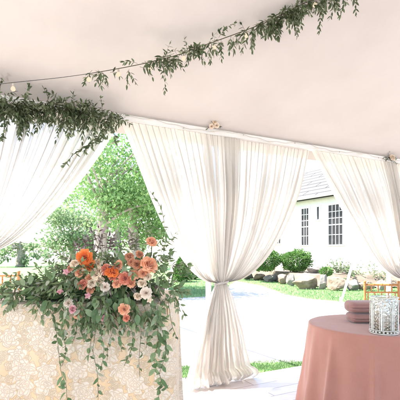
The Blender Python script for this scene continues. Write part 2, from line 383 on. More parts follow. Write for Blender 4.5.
# eave beam wrapped in white vinyl, its hem and rope
Rz = Matrix.Rotation(TH, 3, 'Z')
b = MB(); b.box(eave(1, .0, HB + .066), (16.5, .06, .050), Rz); b.build('eave_beam', M_WHITE, tent, False)
b = MB()
pts = [eave(-7 + 16 * i / 200, .034, HB + .040 + .003 * math.sin(i * .9)) for i in range(201)]
b.tube(pts, .004, 6); b.build('hem_rope', M_WHITE, tent)
poles = [s_of(-32), s_of(211), s_of(392), s_of(392) + 2.3, s_of(-32) - 2.2]
for s in poles:
    b = MB(); p = eave(s, -.05, 0)
    b.tube([p, p + Vector((0, 0, HB + .039))], .028, 16); b.lathe(p, [(.08, 0), (.08, .012), (.035, .02), (.035, .09)], 20)
    b.build('pole', M_METAL, tent)
for s in (-4, 0, 4, 8):
    b = MB(); p = eave(s, 6.74, 0); b.tube([p, p + Vector((0, 0, 3.22))], .03, 12); b.build('pole', M_METAL, tent)
# guy straps out to stakes
for (s, px, py) in ((s_of(214), 158, 320), (s_of(389), 340, 306)):
    b = MB(); a = eave(s, -.1, HB); e = at(px, py, ground_d(py)); e.z = ZG + .02
    d = (e - a).normalized(); side = d.cross(Vector((0, 0, 1))).normalized() * .026; up = side.cross(d).normalized() * .003
    b.add([a - side + up, a + side + up, e + side + up, e - side + up, a - side - up, a + side - up, e + side - up, e - side - up],
          [(0, 1, 2, 3), (7, 6, 5, 4), (0, 4, 5, 1), (1, 5, 6, 2), (2, 6, 7, 3), (3, 7, 4, 0)])
    b.build('guy_strap', M_WHITE, tent, False)
    b = MB(); b.tube([e + Vector((0, 0, -.05)), e + Vector((0, 0, .2))], .012, 8); b.build('stake', M_METAL, tent)

# ------------------------------------------------------------------ curtains
def curtain(sl, sr, st, zt, wt, sb0, sb1, label, split=(.0, .56, .46, 1.), pl=.50, pr=.46, seed=0, nbot=(.0, .0)):
    root = empty('curtain', eave(st, .0, 0), label, 'curtain', 'sheer curtains tied back along the tent wall')
    lr = random.Random(seed)
    for pi_, (a, bb) in enumerate(((split[0], split[1]), (split[2], split[3]))):
        nu, nv1, nv2 = 300, 60, 44
        K = 17; ph = [lr.uniform(0, 6.28) for _ in range(8)]; fr = [lr.uniform(.75, 1.25) for _ in range(8)]
        layer = .0 if pi_ == 0 else -.035
        vs = []; uvs = []
        for i in range(nu + 1):
            u = i / nu; U = a + (bb - a) * u                  # U: 0..1 across whole curtain
            top = sl + (sr - sl) * U
            tie = st + (U - .5) * wt
            bot = sb0 + (sb1 - sb0) * U
            w1 = math.sin(2 * math.pi * K * u + ph[0] + 1.5 * math.sin(2 * math.pi * 2.3 * u + ph[1]) + .8 * math.sin(2 * math.pi * 5.1 * u + ph[2]))
            w2 = math.sin(2 * math.pi * K * .43 * u * fr[1] + ph[3]); w3 = math.sin(2 * math.pi * K * 2.3 * u + ph[4])
            for j in range(nv1 + nv2 + 1):
                if j <= nv1:
                    t = j / nv1; z = HB + .042 + (zt - HB - .042) * t
                    left = U < .5; p = pl if left else pr
                    # edges bow in towards the tie; the middle hangs straight
                    gg = (1 - t) ** (p + .10 * (1 - abs(2 * U - 1)))
                    s = tie + (top - tie) * gg
                    wdt = (1 - t) ** .6
                    A = .010 + .028 * min(1, t * 3) * (.35 + .65 * wdt) ; A2 = .02 * min(1, t * 2) * (wdt + .25)
                    nn = A * w1 + A2 * w2 + .005 * w3 + .05 * math.sin(math.pi * t)
                    s += .010 * w3 * (1 - t) + .008 * math.cos(2 * math.pi * K * u + ph[0]) * min(1, t * 4) * (1 - t)
                    sl_ = noise.noise(Vector((U * 9, t * 2.5, seed + pi_))) * .022 * math.sin(math.pi * min(1, t * 1.02))
                    nn += sl_
                else:
                    t = (j - nv1) / nv2; z = zt * (1 - t)
                    e = t ** .78; s = tie + (bot - tie) * e
                    A = .016 + .05 * e
                    nn = A * w2 * .62 + .34 * A * w1 + .01 * w3 * e + .02 * noise.noise(Vector((U * 14, t * 5, seed)))
                    if t > .88:
                        k = (t - .88) / .12
                        nn = nn * (1 - .45 * k) + nbot[0] * 1.0 + (.05 + .02 * math.sin(U * 23 + seed)) * math.sin(min(1, k * 1.25) * math.pi * .5) - nbot[0] * (1 - k) - (.10 * max(0, k - .7) / .3)
                        z = zt * .12 * (1 - k) ** 1.6 + (.030 + .014 * math.sin(U * 31 + seed) + .010 * math.sin(U * 71)) * math.sin(math.pi * min(1, k)) ** .8 + .004
                        s += (U - .5) * .06 * math.sin(math.pi * k)
                    s += .006 * math.sin(U * 90 + t * 7) * e
                vs.append(eave(s, nn + layer + .0, z)); uvs.append((U + pi_ * 3.3 + seed, t if j <= nv1 else 1 + t))
        m_ = nv1 + nv2 + 1
        b = MB(); b.add(vs, [(i * m_ + j, (i + 1) * m_ + j, (i + 1) * m_ + j + 1, i * m_ + j + 1) for i in range(nu) for j in range(m_ - 1)])
        b.build('panel', M_SHEER, root, True, uvs)
    # sash
    b = MB(); pts = []
    for k in range(40):
        a_ = 2 * math.pi * k / 40; pts.append(eave(st + (wt * .5 + .008) * math.cos(a_), .056 * math.sin(a_) - .012, zt + .012 * math.sin(a_ + 1)))
    vs = []
    for k, p in enumerate(pts):
        for dz in (-.010, -.005, 0, .005, .010):
            vs.append(p + Vector((0, 0, dz)) + (p - eave(st, -.012, zt)).normalized() * (.004 * math.cos(dz * 157) + .002 * math.sin(k * 1.3 + dz * 300)))
    b.add(vs, [((k % 40) * 5 + j, ((k + 1) % 40) * 5 + j, ((k + 1) % 40) * 5 + j + 1, (k % 40) * 5 + j + 1) for k in range(40) for j in range(4)])
    b.build('tieback', M_SHEER, root, True, [(i * .01, .3) for i in range(len(vs))])
    return root
pk0, pk1 = s_of(121), s_of(312)
tie1 = s_of(222)
curtain(pk0 + .005, pk1 - .005, tie1, .985, .135, s_of(186), s_of(253), 'white sheer curtain tied in the middle, hanging to the floor between bar and table', seed=3, nbot=(.06, 0))
curtain(s_of(-32) - 1.15, pk0 - .01, s_of(-34), 1.27, .16, s_of(-60), s_of(-5), 'white sheer curtain sweeping off to the left edge above the lace-covered bar', seed=11, pr=.60)
curtain(pk1 + .01, s_of(392) + 1.2, s_of(408), .93, .15, s_of(385), s_of(432), 'white sheer curtain behind the honey wood chair at the right edge', seed=23, pl=.55)

# ------------------------------------------------------------------ leaves
def leaf_geo(mb, p, d, up, L, W, fold=.25, droop=.15, seg=4):
    d = d.normalized(); side = d.cross(up)
    if side.length < 1e-4: side = d.orthogonal()
    side.normalize(); n = side.cross(d)
    vs = [p]; prof = [0, .72, 1, .62, 0][:]
    rows = []
    for k in range(1, seg):
        t = k / seg; w = W * .5 * math.sin(math.pi * t ** .8) ** .8
        c = p + d * L * t - n * (droop * L * t * t)
        rows.append((c - side * w + n * fold * w, c, c + side * w + n * fold * w))
    tip = p + d * L - n * droop * L
    for r in rows: vs += list(r)
    vs.append(tip); fs = [(0, 1, 2), (0, 2, 3)]
    for k in range(len(rows) - 1):
        a = 1 + 3 * k; fs += [(a, a + 3, a + 4, a + 1), (a + 1, a + 4, a + 5, a + 2)]
    a = 1 + 3 * (len(rows) - 1); t_ = len(vs) - 1; fs += [(a, t_, a + 1), (a + 1, t_, a + 2)]
    mb.add(vs, fs)
def rvec(r=rnd):
    while True:
        v = Vector((r.uniform(-1, 1), r.uniform(-1, 1), r.uniform(-1, 1)))
        if .05 < v.length < 1: return v.normalized()
def sprig(stem, leaf, p, d, length, LL, LW, step=.022, droop=.5, r0=.0012, curl=.25, pair=True):
    n = max(3, int(length / step)); d = d.normalized(); pts = [p.copy()]; side = rvec()
    side = (side - d * side.dot(d)).normalized()
    for i in range(n):
        d = (d + Vector((0, 0, -1)) * droop * step / max(length, .05) * 1.6 + rvec() * curl * .25).normalized()
        p = p + d * step; pts.append(p.copy())
        side = (Quaternion(d, rnd.uniform(1.2, 2.2)) @ side); side = (side - d * side.dot(d)); side.normalize()
        sc = (1 - .35 * i / n) * rnd.uniform(.7, 1.15)
        for sg in ((1, -1) if pair and rnd.random() < .75 else (1,)):
            ld = (d * .75 + side * sg * .85 + Vector((0, 0, -.35))).normalized()
            leaf_geo(leaf, p, ld, (rvec() * .6 + Vector((0, 0, 1))), LL * sc, LW * sc, fold=rnd.uniform(.1, .5), droop=rnd.uniform(0, .3))
    leaf_geo(leaf, p, d, rvec(), LL * .8, LW * .8)
    stem.tube(pts, [r0 * (1 - .5 * i / n) for i in range(len(pts))], 4, False)
def curve(pts, n):
    """Catmull-Rom through points"""
    P = [2 * pts[0] - pts[1]] + list(pts) + [2 * pts[-1] - pts[-2]]; out = []
    m = len(pts) - 1
    for i in range(n + 1):
        x = i / n * m; k = min(int(x), m - 1); t = x - k; a, b_, c, d = P[k:k + 4]
        out.append(.5 * ((2 * b_) + (c - a) * t + (2 * a - 5 * b_ + 4 * c - d) * t * t + (3 * b_ - a - 3 * c + d) * t ** 3))
    return out

# cable: from the left eave up across under the canopy
cab_px = [(-60, 92, 2.42), (0, 84, 2.55), (65, 77, 2.68), (110, 70, 2.76), (150, 62, 2.82), (180, 54, 2.85), (196, 48, 2.87), (235, 34, 2.84), (271, 20, 2.8), (292, 9, 2.77), (315, -1, 2.74), (350, -8, 2.7), (420, -30, 2.62)]
cable = curve([at(*c) for c in cab_px], 120)
sl_root = empty('string_light', cable[0], 'thin dark cable of small warm bulbs strung across under the tent roof', 'string light')
b = MB(); b.tube(cable, .0017, 6); b.build('cable', M_CABLE, sl_root)
def bulb_at(p, root, r=.015):
    b = MB(); b.lathe(p, [(.003, 0), (.006, -.004), (.007, -.020)], 10); b.build('socket', M_WIRE, root)
    b = MB(); b.lathe(p + Vector((0, 0, -.022)), [(.007, 0), (r * .75, -.006), (r, -.016), (r * .9, -.024), (r * .5, -.030), (.001, -.032)], 14)
    b.build('bulb', M_BULB, root)
for cx in (12, 91, 120, 151, 183, 213, 245, 315):
    k = min(range(len(cable)), key=lambda i: abs(cable[i].x / cable[i].y * F + 200 - cx)); bulb_at(cable[k] + Vector((0, 0, -.003)), sl_root)

# upper garland
gpx = [(92, 76, 2.9), (130, 70, 2.88), (165, 60, 2.87), (200, 48, 2.85), (240, 34, 2.82), (275, 21, 2.8), (300, 8, 2.77), (330, 1, 2.72), (362, -3, 2.68), (398, -10, 2.64)]
gp = [p + Vector((0, -.004, -.004)) for p in curve([at(*c) for c in cab_px], 200) if 92 < p.x / p.y * F + 200 < 396]
gu = empty('leaf_garland', gp[0], 'long airy garland of narrow olive-green leaves climbing to the top right under the roof', 'garland')
stem, leaf = MB(), MB(); stem.tube(gp, [.0012 + .0014 * min(1, i / 30) for i in range(len(gp))], 5)
def dens(x): return float(np.interp(x, [92, 104, 120, 134, 150, 160, 170, 180, 188, 197, 206, 218, 226, 236, 250, 258, 268, 285, 300, 312, 330, 350, 362, 376, 384, 392], [.3, .1, .15, .6, .7, 1.2, 1.2, .5, .15, 1.1, 1.3, .9, .15, .7, 1.1, .9, 1.5, 1.7, 1.5, .6, 1.2, .9, .1, .1, .6, .1]))
for i in range(len(gp) - 1):
    p = gp[i]; x = p.x / p.y * F + 200; k = dens(x) * 1.15
    cnt = int(k) + (rnd.random() < k % 1)
    for _ in range(cnt):
        t = (gp[i + 1] - p).normalized(); d = rvec() * .9 + t * rnd.choice((-.9, 1.0)) + Vector((0, 0, -.35))
        sprig(stem, leaf, p.lerp(gp[i + 1], rnd.random()) + rvec() * .02, d, rnd.uniform(.05, .17), .050, .016, .024, .5)
for (x, y, l, dx) in ((102, 73, .10, -.9), (164, 66, .24, .05), (168, 62, .13, .3), (222, 45, .15, -.05), (193, 50, .13, -.7), (251, 35, .13, .1), (298, 12, .24, -.1), (321, 4, .23, -.05), (333, 2, .12, .3), (208, 45, .13, .1), (352, -2, .14, .5), (392, -6, .10, -.6), (232, 42, .12, -.2)):
    k = min(range(len(gp)), key=lambda i: abs(gp[i].x / gp[i].y * F + 200 - x)); sprig(stem, leaf, gp[k].copy(), Vector((dx, rnd.uniform(-.2, .2), -.9)), l, .046, .016, .022, .6, curl=.2)
for (x, l, dx) in ((164, .13, .25), (188, .09, -.2), (246, .10, -.5), (283, .1, .2), (311, .1, .3)):
    k = min(range(len(gp)), key=lambda i: abs(gp[i].x / gp[i].y * F + 200 - x)); sprig(stem, leaf, gp[k].copy(), Vector((dx, 0, .9)), l, .042, .014, .022, .1, curl=.2)
stem.build('vine', M_STEM, gu); leaf.build('leaves', M_GARL, gu)

# heavy garland over the left eave
hpx = [(-70, 98), (-30, 103), (0, 106), (30, 109), (60, 110), (90, 113), (120, 121)]
hp = curve([eave(s_of(x), .11, 0) + Vector((0, 0, CH + (HZ - y) / F * (eave(s_of(x), .11).y))) for x, y in hpx], 90)
gh = empty('leaf_garland', hp[0], 'thick dark green leafy garland draped along the tent edge at upper left', 'garland')
stem, leaf = MB(), MB(); stem.tube(hp[:-3], [.004 * (1 - .8 * i / len(hp)) for i in range(len(hp) - 3)], 6)
for i in range(len(hp) - 1):
    p = hp[i]; x = p.x / p.y * F + 200
    for _ in range(int((3.7 if x < 90 else 2.9 if x < 112 else 1.8) * (.45 + 1.1 * (.5 + .5 * math.sin(x * .31 + 2 * math.sin(x * .11)))) + rnd.random())):
        d = rvec() + Vector((0, -.15, rnd.uniform(-.6, .45))) + T * rnd.uniform(-.8, .8)
        L_ = rnd.uniform(.07, .22 if x < 100 else .13)
        sprig(stem, leaf, p + rvec() * .05, d, L_, .050, .017, .022, .55)
# the loose tail on the curtain and a few long strays
def hang(stem, leaf, P3, LL, LW, step, every=1, n=3, r=.0016):
    pts = curve(P3, max(6, int(sum((P3[i + 1] - P3[i]).length for i in range(len(P3) - 1)) / step)))
    stem.tube(pts, r, 4, False)
    for i in range(0, len(pts) - 1, every):
        t = (pts[i + 1] - pts[i]).normalized()
        for _ in range(n):
            d = t * .5 + rvec() * .9 + Vector((0, 0, -.2)); leaf_geo(leaf, pts[i] + rvec() * .003, d, rvec() + Vector((0, -1, .4)), LL * rnd.uniform(.6, 1.15), LW * rnd.uniform(.7, 1.1), rnd.uniform(.1, .4), rnd.uniform(0, .3))
def gpt(x, y, n_=.16):
    e = eave(s_of(x), n_); return at(x, y, e.y)
hang(stem, leaf, [gpt(112, 122), gpt(101, 133), gpt(88, 145), gpt(74, 154), gpt(63, 168)], .050, .017, .022, n=2)
hang(stem, leaf, [gpt(108, 118), gpt(104, 135), gpt(94, 143), gpt(82, 152)], .048, .017, .022, n=3)
hang(stem, leaf, [gpt(104, 120), gpt(114, 133), gpt(116, 145)], .05, .018, .025, n=3)
hang(stem, leaf, [gpt(72, 112), gpt(70, 125), gpt(69, 138)], .045, .016, .022, n=3)
hang(stem, leaf, [gpt(3, 112), gpt(4, 128), gpt(3, 142)], .045, .018, .022, n=3)
hang(stem, leaf, [gpt(18, 112), gpt(19, 122), gpt(21, 136)], .045, .018, .022, n=3)
hang(stem, leaf, [gpt(42, 108), gpt(48, 98), gpt(39, 80)], .04, .015, .024, n=2)
hang(stem, leaf, [gpt(25, 106), gpt(27, 92), gpt(30, 82)], .04, .015, .024, n=3)
hang(stem, leaf, [gpt(70, 106), gpt(76, 84), gpt(80, 74)], .03, .012, .05, n=1, r=.0012)
hang(stem, leaf, [gpt(-2, 100), gpt(2, 76), gpt(3, 62)], .045, .018, .03, n=2)
stem.build('vine', M_STEM, gh); leaf.build('leaves', M_GARL, gh)
# ------------------------------------------------------------------ roses & flowers
def rose_mb(r, seed, openn=1.0):
    lr = random.Random(seed); b = MB()
    def petal_(a0, rad, h, w, flare, tilt):
        nu, nv = 7, 6; vs = []
        for j in range(nv):
            v = j / (nv - 1)
            for i in range(nu):
                u = (i / (nu - 1) - .5) * 2; a = a0 + u * w * (math.sin(math.pi * (.15 + .8 * v) * .95) ** .7 + .12)
                rr = rad * (.25 + .75 * v ** .7) + flare * max(0, v - .55) ** 1.4 * 2.2 * (1 + .4 * u * u)
                z = h * v * (1 - .22 * abs(u) ** 2.5 * v) - flare * max(0, v - .75) * 2.4 + .04 * r * v * math.sin(u * 2.3 + a0 * 5) ; rr += .035 * r * v * v * math.sin(u * 2.6 + a0 * 3)
                vs.append((rr * math.cos(a), rr * math.sin(a), z - tilt))
        b.add(vs, [(j * nu + i, j * nu + i + 1, (j + 1) * nu + i + 1, (j + 1) * nu + i) for j in range(nv - 1) for i in range(nu - 1)])
    layers = [(2, .07, 1.12, 1.7, .0), (3, .14, 1.12, 1.4, .0), (3, .23, 1.10, 1.25, .03), (4, .33, 1.06, 1.1, .06), (4, .44, 1.0, 1.0, .10), (5, .56, .92, .85, .15 * openn), (5, .68, .78, .8, .22 * openn), (5, .80, .58, .75, .28 * openn)]
    for k, (n, rad, h, w, fl) in enumerate(layers):
        o = lr.uniform(0, 6.28)
        for i in range(n): petal_(o + 2 * math.pi * i / n + lr.uniform(-.15, .15), rad * r, h * r * .95, w, fl * r, .1 * r)
    return b
def oriented(mb, p, d):
    q = Vector((0, 0, 1)).rotation_difference(d.normalized()); r_ = Quaternion(d.normalized(), rnd.uniform(0, 6.28))
    m2 = MB(); m2.v = [tuple(p + r_ @ (q @ Vector(v))) for v in mb.v]; m2.f = mb.f; return m2
def small_flower(r, n=5, seed=0):
    lr = random.Random(seed); b = MB()
    for ring in range(2):
        for i in range(n):
            a = 2 * math.pi * (i + ring * .5) / n; d = Vector((math.cos(a), math.sin(a), .35 + ring * .8))
            leaf_geo(b, Vector((0, 0, 0)), d, Vector((0, 0, 1)), r * (1 - .25 * ring), r * .75, .25, .25, 5)
    return b

# posies on the eave, string of fairy lights along it
def posy(x, y, label, n_):
    c = gpt(x, y, .07); root = empty('posy', c, label, 'flower posy')
    st, lf = MB(), MB()
    for _ in range(n_):
        d = T * rnd.choice((-1, 1)) * rnd.uniform(.3, 1) + rvec() * .5 + Vector((0, 0, .15)); sprig(st, lf, c.copy(), d, rnd.uniform(.06, .19), .032, .013, .024, .2)
    st.build('stem', M_STEM, root); lf.build('leaves', M_GARL, root)
    for k in range(4):
        p = c + T * rnd.uniform(-.05, .06) + N * rnd.uniform(.02, .05) + Vector((0, 0, rnd.uniform(-.035, .02)))
        oriented(rose_mb(.026, 40 + k), p, N + rvec() * .5).build('rose', P_WHITE if k % 2 else P_CREAM, root)
    return root
posy(213, 124, 'small sprig of white roses fixed to the tent edge above the middle curtain', 9)
posy(388, 157, 'small dark sprig with pale roses on the tent edge at far right', 12)
fl = [eave(s_of(122) + i * .03, .045, HB + .068 + .014 * math.sin(i * .21) + .006 * math.sin(i * .83)) for i in range(150)]
fr = empty('fairy_lights', fl[0], 'thin wire of tiny fairy lights looped along the white tent beam', 'fairy lights')
b = MB(); b.tube(fl, .0016, 5, False); b.build('wire', M_WIRE, fr)
for i in range(8, 150, 11):
    b = MB(); b.lathe(fl[i] + Vector((0, 0, -.006)), [(.002, .006), (.004, .002), (.004, -.004), (.001, -.008)], 8); b.build('bulb', M_WIRE if i % 2 else M_BULB, fr)

# ------------------------------------------------------------------ bar with lace cloth
BY = 1.70; BX1 = (171 - 200) / F * BY; BX0 = BX1 - 1.75; BH = 1.07; BD = .62
bar = empty('bar_table', ((BX0 + BX1) / 2, BY + BD / 2, 0), 'tall bar wrapped in peach and white rose-patterned lace at the lower left', 'bar table')
b = MB(); b.box(((BX0 + BX1) / 2, BY + BD / 2, BH - .03), (BX1 - BX0 - .03, BD - .03, .035)); b.build('tabletop', M_WOOD, bar, False)
for sx in (BX0 + .08, BX1 - .08):
    for sy in (BY + .07, BY + BD - .07):
        b = MB(); b.tube([(sx, sy, 0), (sx, sy, BH - .05)], .018, 10); b.build('leg', M_METAL, bar)
# outline of the top, rounded corners
rc = .07
def outline(off, n_corner=10):
    P = []; x0, x1, y0, y1 = BX0 - off, BX1 + off, BY - off, BY + BD + off; r_ = rc + off
    for cx, cy, a0 in ((x1 - r_, y0 + r_, -90), (x1 - r_, y1 - r_, 0), (x0 + r_, y1 - r_, 90), (x0 + r_, y0 + r_, 180)):
        for k in range(n_corner + 1):
            a = R(a0 + 90 * k / n_corner); P.append((cx + r_ * math.cos(a), cy + r_ * math.sin(a)))
    # subdivide straight edges
    Q = []
    for i in range(len(P)):
        a, b_ = P[i], P[(i + 1) % len(P)]; L_ = math.dist(a, b_); m_ = max(1, int(L_ / .02))
        for k in range(m_): Q.append((a[0] + (b_[0] - a[0]) * k / m_, a[1] + (b_[1] - a[1]) * k / m_))
    return Q
Q = outline(0); nq = len(Q); arc = [0]
for i in range(1, nq + 1): arc.append(arc[-1] + math.dist(Q[i - 1], Q[i % nq]))
b = MB(); vs = []; uvs = []; nz_ = 70
cx_, cy_ = (BX0 + BX1) / 2, BY + BD / 2
for j in range(nz_ + 1):
    v = j / nz_; z = (BH + .004) * (1 - v)
    for i in range(nq + 1):
        x, y = Q[i % nq]; nx = x - min(max(x, BX0 + rc), BX1 - rc); ny = y - min(max(y, BY + rc), BY + BD - rc)
        l_ = math.hypot(nx, ny) or 1; nx /= l_; ny /= l_; a = arc[i]
        corner = 1 if abs(nx) > .12 and abs(ny) > .12 else 0
        o_ = .004 + .030 * v * v + .014 * v ** .8 * math.sin(a * 21 + 1.2 * math.sin(a * 5)) + .010 * v * math.sin(a * 47 + 2) + .035 * corner * v
        o_ += .0035 * math.exp(-((z - .92) / .006) ** 2)      # fold line across the cloth
        if j == 0: o_ -= .004
        o_ += .004 * noise.noise(Vector((a * 6, z * 5, 1))) * min(1, v * 6)
        vs.append((x + nx * o_, y + ny * o_, z)); uvs.append((a, z))
m_ = nq + 1
fs = [(j * m_ + i, (j + 1) * m_ + i, (j + 1) * m_ + i + 1, j * m_ + i + 1) for j in range(nz_) for i in range(nq)]
k0 = len(vs)
for i in range(nq + 1): vs.append((Q[i % nq][0], Q[i % nq][1], BH + .0045)); uvs.append((Q[i % nq][0] + 3, Q[i % nq][1] + 5))
fs.append(tuple(range(k0, k0 + nq)))
b.add(vs, fs); cl = b.build('tablecloth', M_LACE, bar, True, uvs)

# ------------------------------------------------------------------ flower arrangement
arr = empty('flower_arrangement', at(105, 300, 1.78).to_2d().to_3d() + Vector((0, 0, BH + .005)), 'large spray of orange, coral and peach roses with trailing greenery on the lace bar', 'flower arrangement')
b = MB()
for k in range(6):
    p0 = at(40 + 22 * k, 300, 1.84); b.box((p0.x, 1.84, BH + .045), (.085, .12, .07))
b.build('hidden_foam_block', simple('wet floral foam', (.03, .07, .03), (.02, .05, .02), 30, .9), arr, False)  # unseen base, added inside the greenery to block light
topx = [-20, 0, 20, 40, 60, 80, 95, 110, 130, 150, 165, 185]; topy = [287, 284, 279, 277, 266, 253, 246, 248, 251, 243, 256, 272]
stem, leaf, broad, plum = MB(), MB(), MB(), MB()
def mound(x, f):      # a point inside the mound: f=0 bar top .. 1 silhouette
    ty = np.interp(x, topx, topy); y = 303 + (ty - 303) * f; return y
for i in range(470):
    x = rnd.triangular(-5, 182, 115); f = rnd.random() ** .8
    y = mound(x, f * .82); d_ = rnd.uniform(1.60, 1.84)
    p = at(x, y, d_)
    side = (x - 115) / 70
    d = Vector((side * .8, -.35, .25 + f * .5)) + rvec() * .9
    if f < .3: d += Vector((0, -.3, -.6))
    k = rnd.random()
    if k < .52: sprig(stem, leaf, p, d, rnd.uniform(.03, .075), .036, .014, .017, .5, .0009)
    elif k < .9:
        for _ in range(2): leaf_geo(broad, p + rvec() * .012, d + rvec() * .6, rvec() * .5 + Vector((0, -.6, .8)), rnd.uniform(.030, .054), rnd.uniform(.016, .027), .2, rnd.uniform(.1, .4), 5)
    else: sprig(stem, plum, p, d, rnd.uniform(.03, .06), .030, .009, .015, .2, .0009)
# fringe hanging over the front edge
for i in range(90):
    x = rnd.triangular(20, 178, 125); y = rnd.uniform(296, 306 if x < 60 else 316); p = at(x, y, rnd.uniform(1.59, 1.66))
    d = Vector((rnd.uniform(-.5, .5), -.2, -.9))
    if rnd.random() < .6: sprig(stem, leaf, p, d, rnd.uniform(.03, .09), .036, .015, .018, .6, .0009)
    else: leaf_geo(broad, p, d + rvec() * .5, Vector((0, -1, .2)) + rvec() * .5, rnd.uniform(.04, .06), rnd.uniform(.018, .03), .2, .2, 5)
def H(pts, n=2, LL=.040, LW=.018, step=.022, mb=None, every=1): hang(stem, mb or leaf, [at(*p) for p in pts], LL, LW, step, every, n, .0009)
H([(52, 308, 1.64), (56, 330, 1.64), (58, 345, 1.645), (61, 372, 1.64), (66, 385, 1.63), (67, 402, 1.64)], 1, .046, .02, mb=broad)
H([(50, 310, 1.65), (55, 322, 1.65), (57, 340, 1.645)], 2, .03, .012)
H([(97, 315, 1.64), (95, 335, 1.64), (93, 352, 1.645), (96, 366, 1.64), (98, 382, 1.64), (98, 404, 1.64)], 1, .030, .014)
H([(89, 312, 1.64), (92, 330, 1.64), (88, 362, 1.64)], 2, .036, .018, mb=broad)
H([(110, 315, 1.64), (113, 330, 1.64), (108, 345, 1.64), (107, 360, 1.64)], 2, .024, .012)
H([(128, 315, 1.64), (133, 338, 1.63), (131, 350, 1.63), (124, 366, 1.63)], 2, .03, .016)
H([(140, 318, 1.64), (141, 334, 1.64), (139, 360, 1.64), (140, 378, 1.64)], 1, .026, .013)
H([(158, 305, 1.63), (157, 325, 1.63), (158, 342, 1.63), (154, 362, 1.62), (161, 380, 1.62), (157, 404, 1.62)], 2, .048, .024, mb=broad)
H([(172, 290, 1.62), (180, 305, 1.62), (186, 318, 1.62)], 2, .03, .014)
H([(168, 300, 1.62), (172, 325, 1.62), (178, 340, 1.62)], 1, .026, .012)
H([(78, 310, 1.64), (76, 332, 1.64), (72, 344, 1.64)], 1, .045, .018, mb=broad)
H([(64, 312, 1.64), (62, 330, 1.64), (66, 350, 1.64), (62, 366, 1.64)], 2, .034, .016)
H([(103, 314, 1.64), (101, 332, 1.64), (104, 352, 1.64), (100, 372, 1.64)], 2, .032, .016, mb=broad)
H([(122, 314, 1.63), (119, 334, 1.63), (122, 352, 1.63)], 2, .034, .017, mb=broad)
H([(146, 312, 1.63), (148, 330, 1.62), (146, 348, 1.62)], 2, .036, .018)
H([(151, 308, 1.63), (162, 330, 1.62), (166, 350, 1.61), (160, 372, 1.61)], 2, .038, .019, mb=broad)
H([(84, 312, 1.64), (82, 330, 1.64), (84, 342, 1.64)], 2, .036, .016)
stem.tube([at(152, 243, 1.68), at(151, 256, 1.70), at(148, 280, 1.74)], .0022, 6)
stem.tube([at(x_, 293, 1.80) for x_ in range(10, 166, 10)], .002, 6)
H([(0, 290, 1.66), (8, 303, 1.64), (12, 308, 1.64)], 2, .03, .016, mb=broad)
# leaves that stand proud: left arm, top sprays
for (x, y, dx, dz, l, m_) in ((20, 285, -1, .1, .12, leaf), (35, 283, -.9, .25, .13, broad), (10, 288, -1, .0, .08, broad), (45, 278, -.7, .6, .09, leaf), (60, 270, -.4, .8, .09, leaf),
        (80, 255, -.3, 1, .09, plum), (88, 250, -.15, 1, .09, plum), (96, 248, .0, 1, .09, plum), (104, 248, .1, 1, .095, plum), (112, 250, .2, 1, .09, plum), (92, 250, -.5, 1, .07, plum), (108, 246, .5, 1, .07, plum), (100, 240, -.2, 1, .04, plum),
        (122, 252, .1, 1, .10, leaf), (135, 250, .2, 1, .09, leaf), (150, 245, .1, 1, .11, leaf), (160, 250, .4, .9, .10, leaf), (170, 262, .9, .5, .09, leaf), (178, 272, .9, .1, .06, broad), (176, 285, .8, -.3, .07, broad), (150, 236, .0, 1, .06, leaf), (131, 246, -.2, 1, .09, plum), (163, 262, .7, .8, .07, broad), (72, 262, -.6, .7, .1, leaf)):
    for q_ in range(3): sprig(stem, m_, at(x + rnd.uniform(-4, 4), y + rnd.uniform(-1, 6), rnd.uniform(1.66, 1.76)), Vector((dx, rnd.uniform(-.3, .3), dz)) + rvec() * .3, l * rnd.uniform(.7, 1.0), .032, .012 if m_ is not broad else .02, .017, .15, .0009)
# the tall tendril reaching up before the curtain
H([(160, 262, 1.70), (163, 240, 1.72), (164, 222, 1.74), (160, 206, 1.75), (150, 191, 1.76)], 1, .026, .011, .02)
stem.build('stems', M_STEM, arr); leaf.build('leaves', M_LEAF, arr); broad.build('leaves', M_IVY, arr); plum.build('leaves', M_PLUM, arr)
roses = [(98, 262, 4.5, P_CREAM, 1.62), (91, 283, 5, P_CREAM, 1.6), (113, 276, 4.5, P_CORAL, 1.6), (131, 283, 4.5, P_PEACH, 1.6), (147, 276, 4.5, P_CREAM, 1.6), (118, 265, 5, P_PEACH, 1.61), (143, 273, 5, P_PEACH, 1.60), (117, 283, 5, P_PEACH, 1.59), (79, 272, 5, P_PEACH, 1.61), (89, 278, 4.5, P_PEACH, 1.61), (140, 254, 4, P_RUST, 1.63), (84, 257, 7.5, P_ORANGE, 1.60), (89, 265, 6, P_ORANGE, 1.61), (74, 263, 4.5, P_CREAM, 1.60), (96, 272, 7, P_CREAM, 1.60), (99, 281, 5, P_CREAM, 1.6), (105, 269, 6, P_CORAL, 1.60), (112, 271, 6.5, P_ORANGE, 1.59),
         (125, 278, 6, P_CORAL, 1.59), (134, 274, 5.5, P_PEACH, 1.60), (129, 256, 4.5, P_RUST, 1.62), (137, 264, 5, P_RUST, 1.61), (131, 262, 4, P_PEACH, 1.62), (150, 264, 8.5, P_PEACH, 1.58), (152, 241, 5.5, P_PEACH, 1.66),
         (82, 284, 5, P_CORAL, 1.60), (90, 289, 4.5, P_RUST, 1.60), (105, 287, 4.5, P_WHITE, 1.59), (142, 283, 4.5, P_CREAM, 1.59), (146, 293, 5.5, P_WHITE, 1.58), (138, 296, 4, P_CREAM, 1.59), (124, 309, 5.5, P_PEACH, 1.58), (126, 318, 3.5, P_CORAL, 1.58),
         (72, 309, 4, P_PINK, 1.58), (78, 315, 4, P_PEACH, 1.6), (68, 303, 4.5, P_WHITE, 1.6), (104, 318, 3.5, P_PINK, 1.59), (70, 268, 3.5, P_RUST, 1.6)]
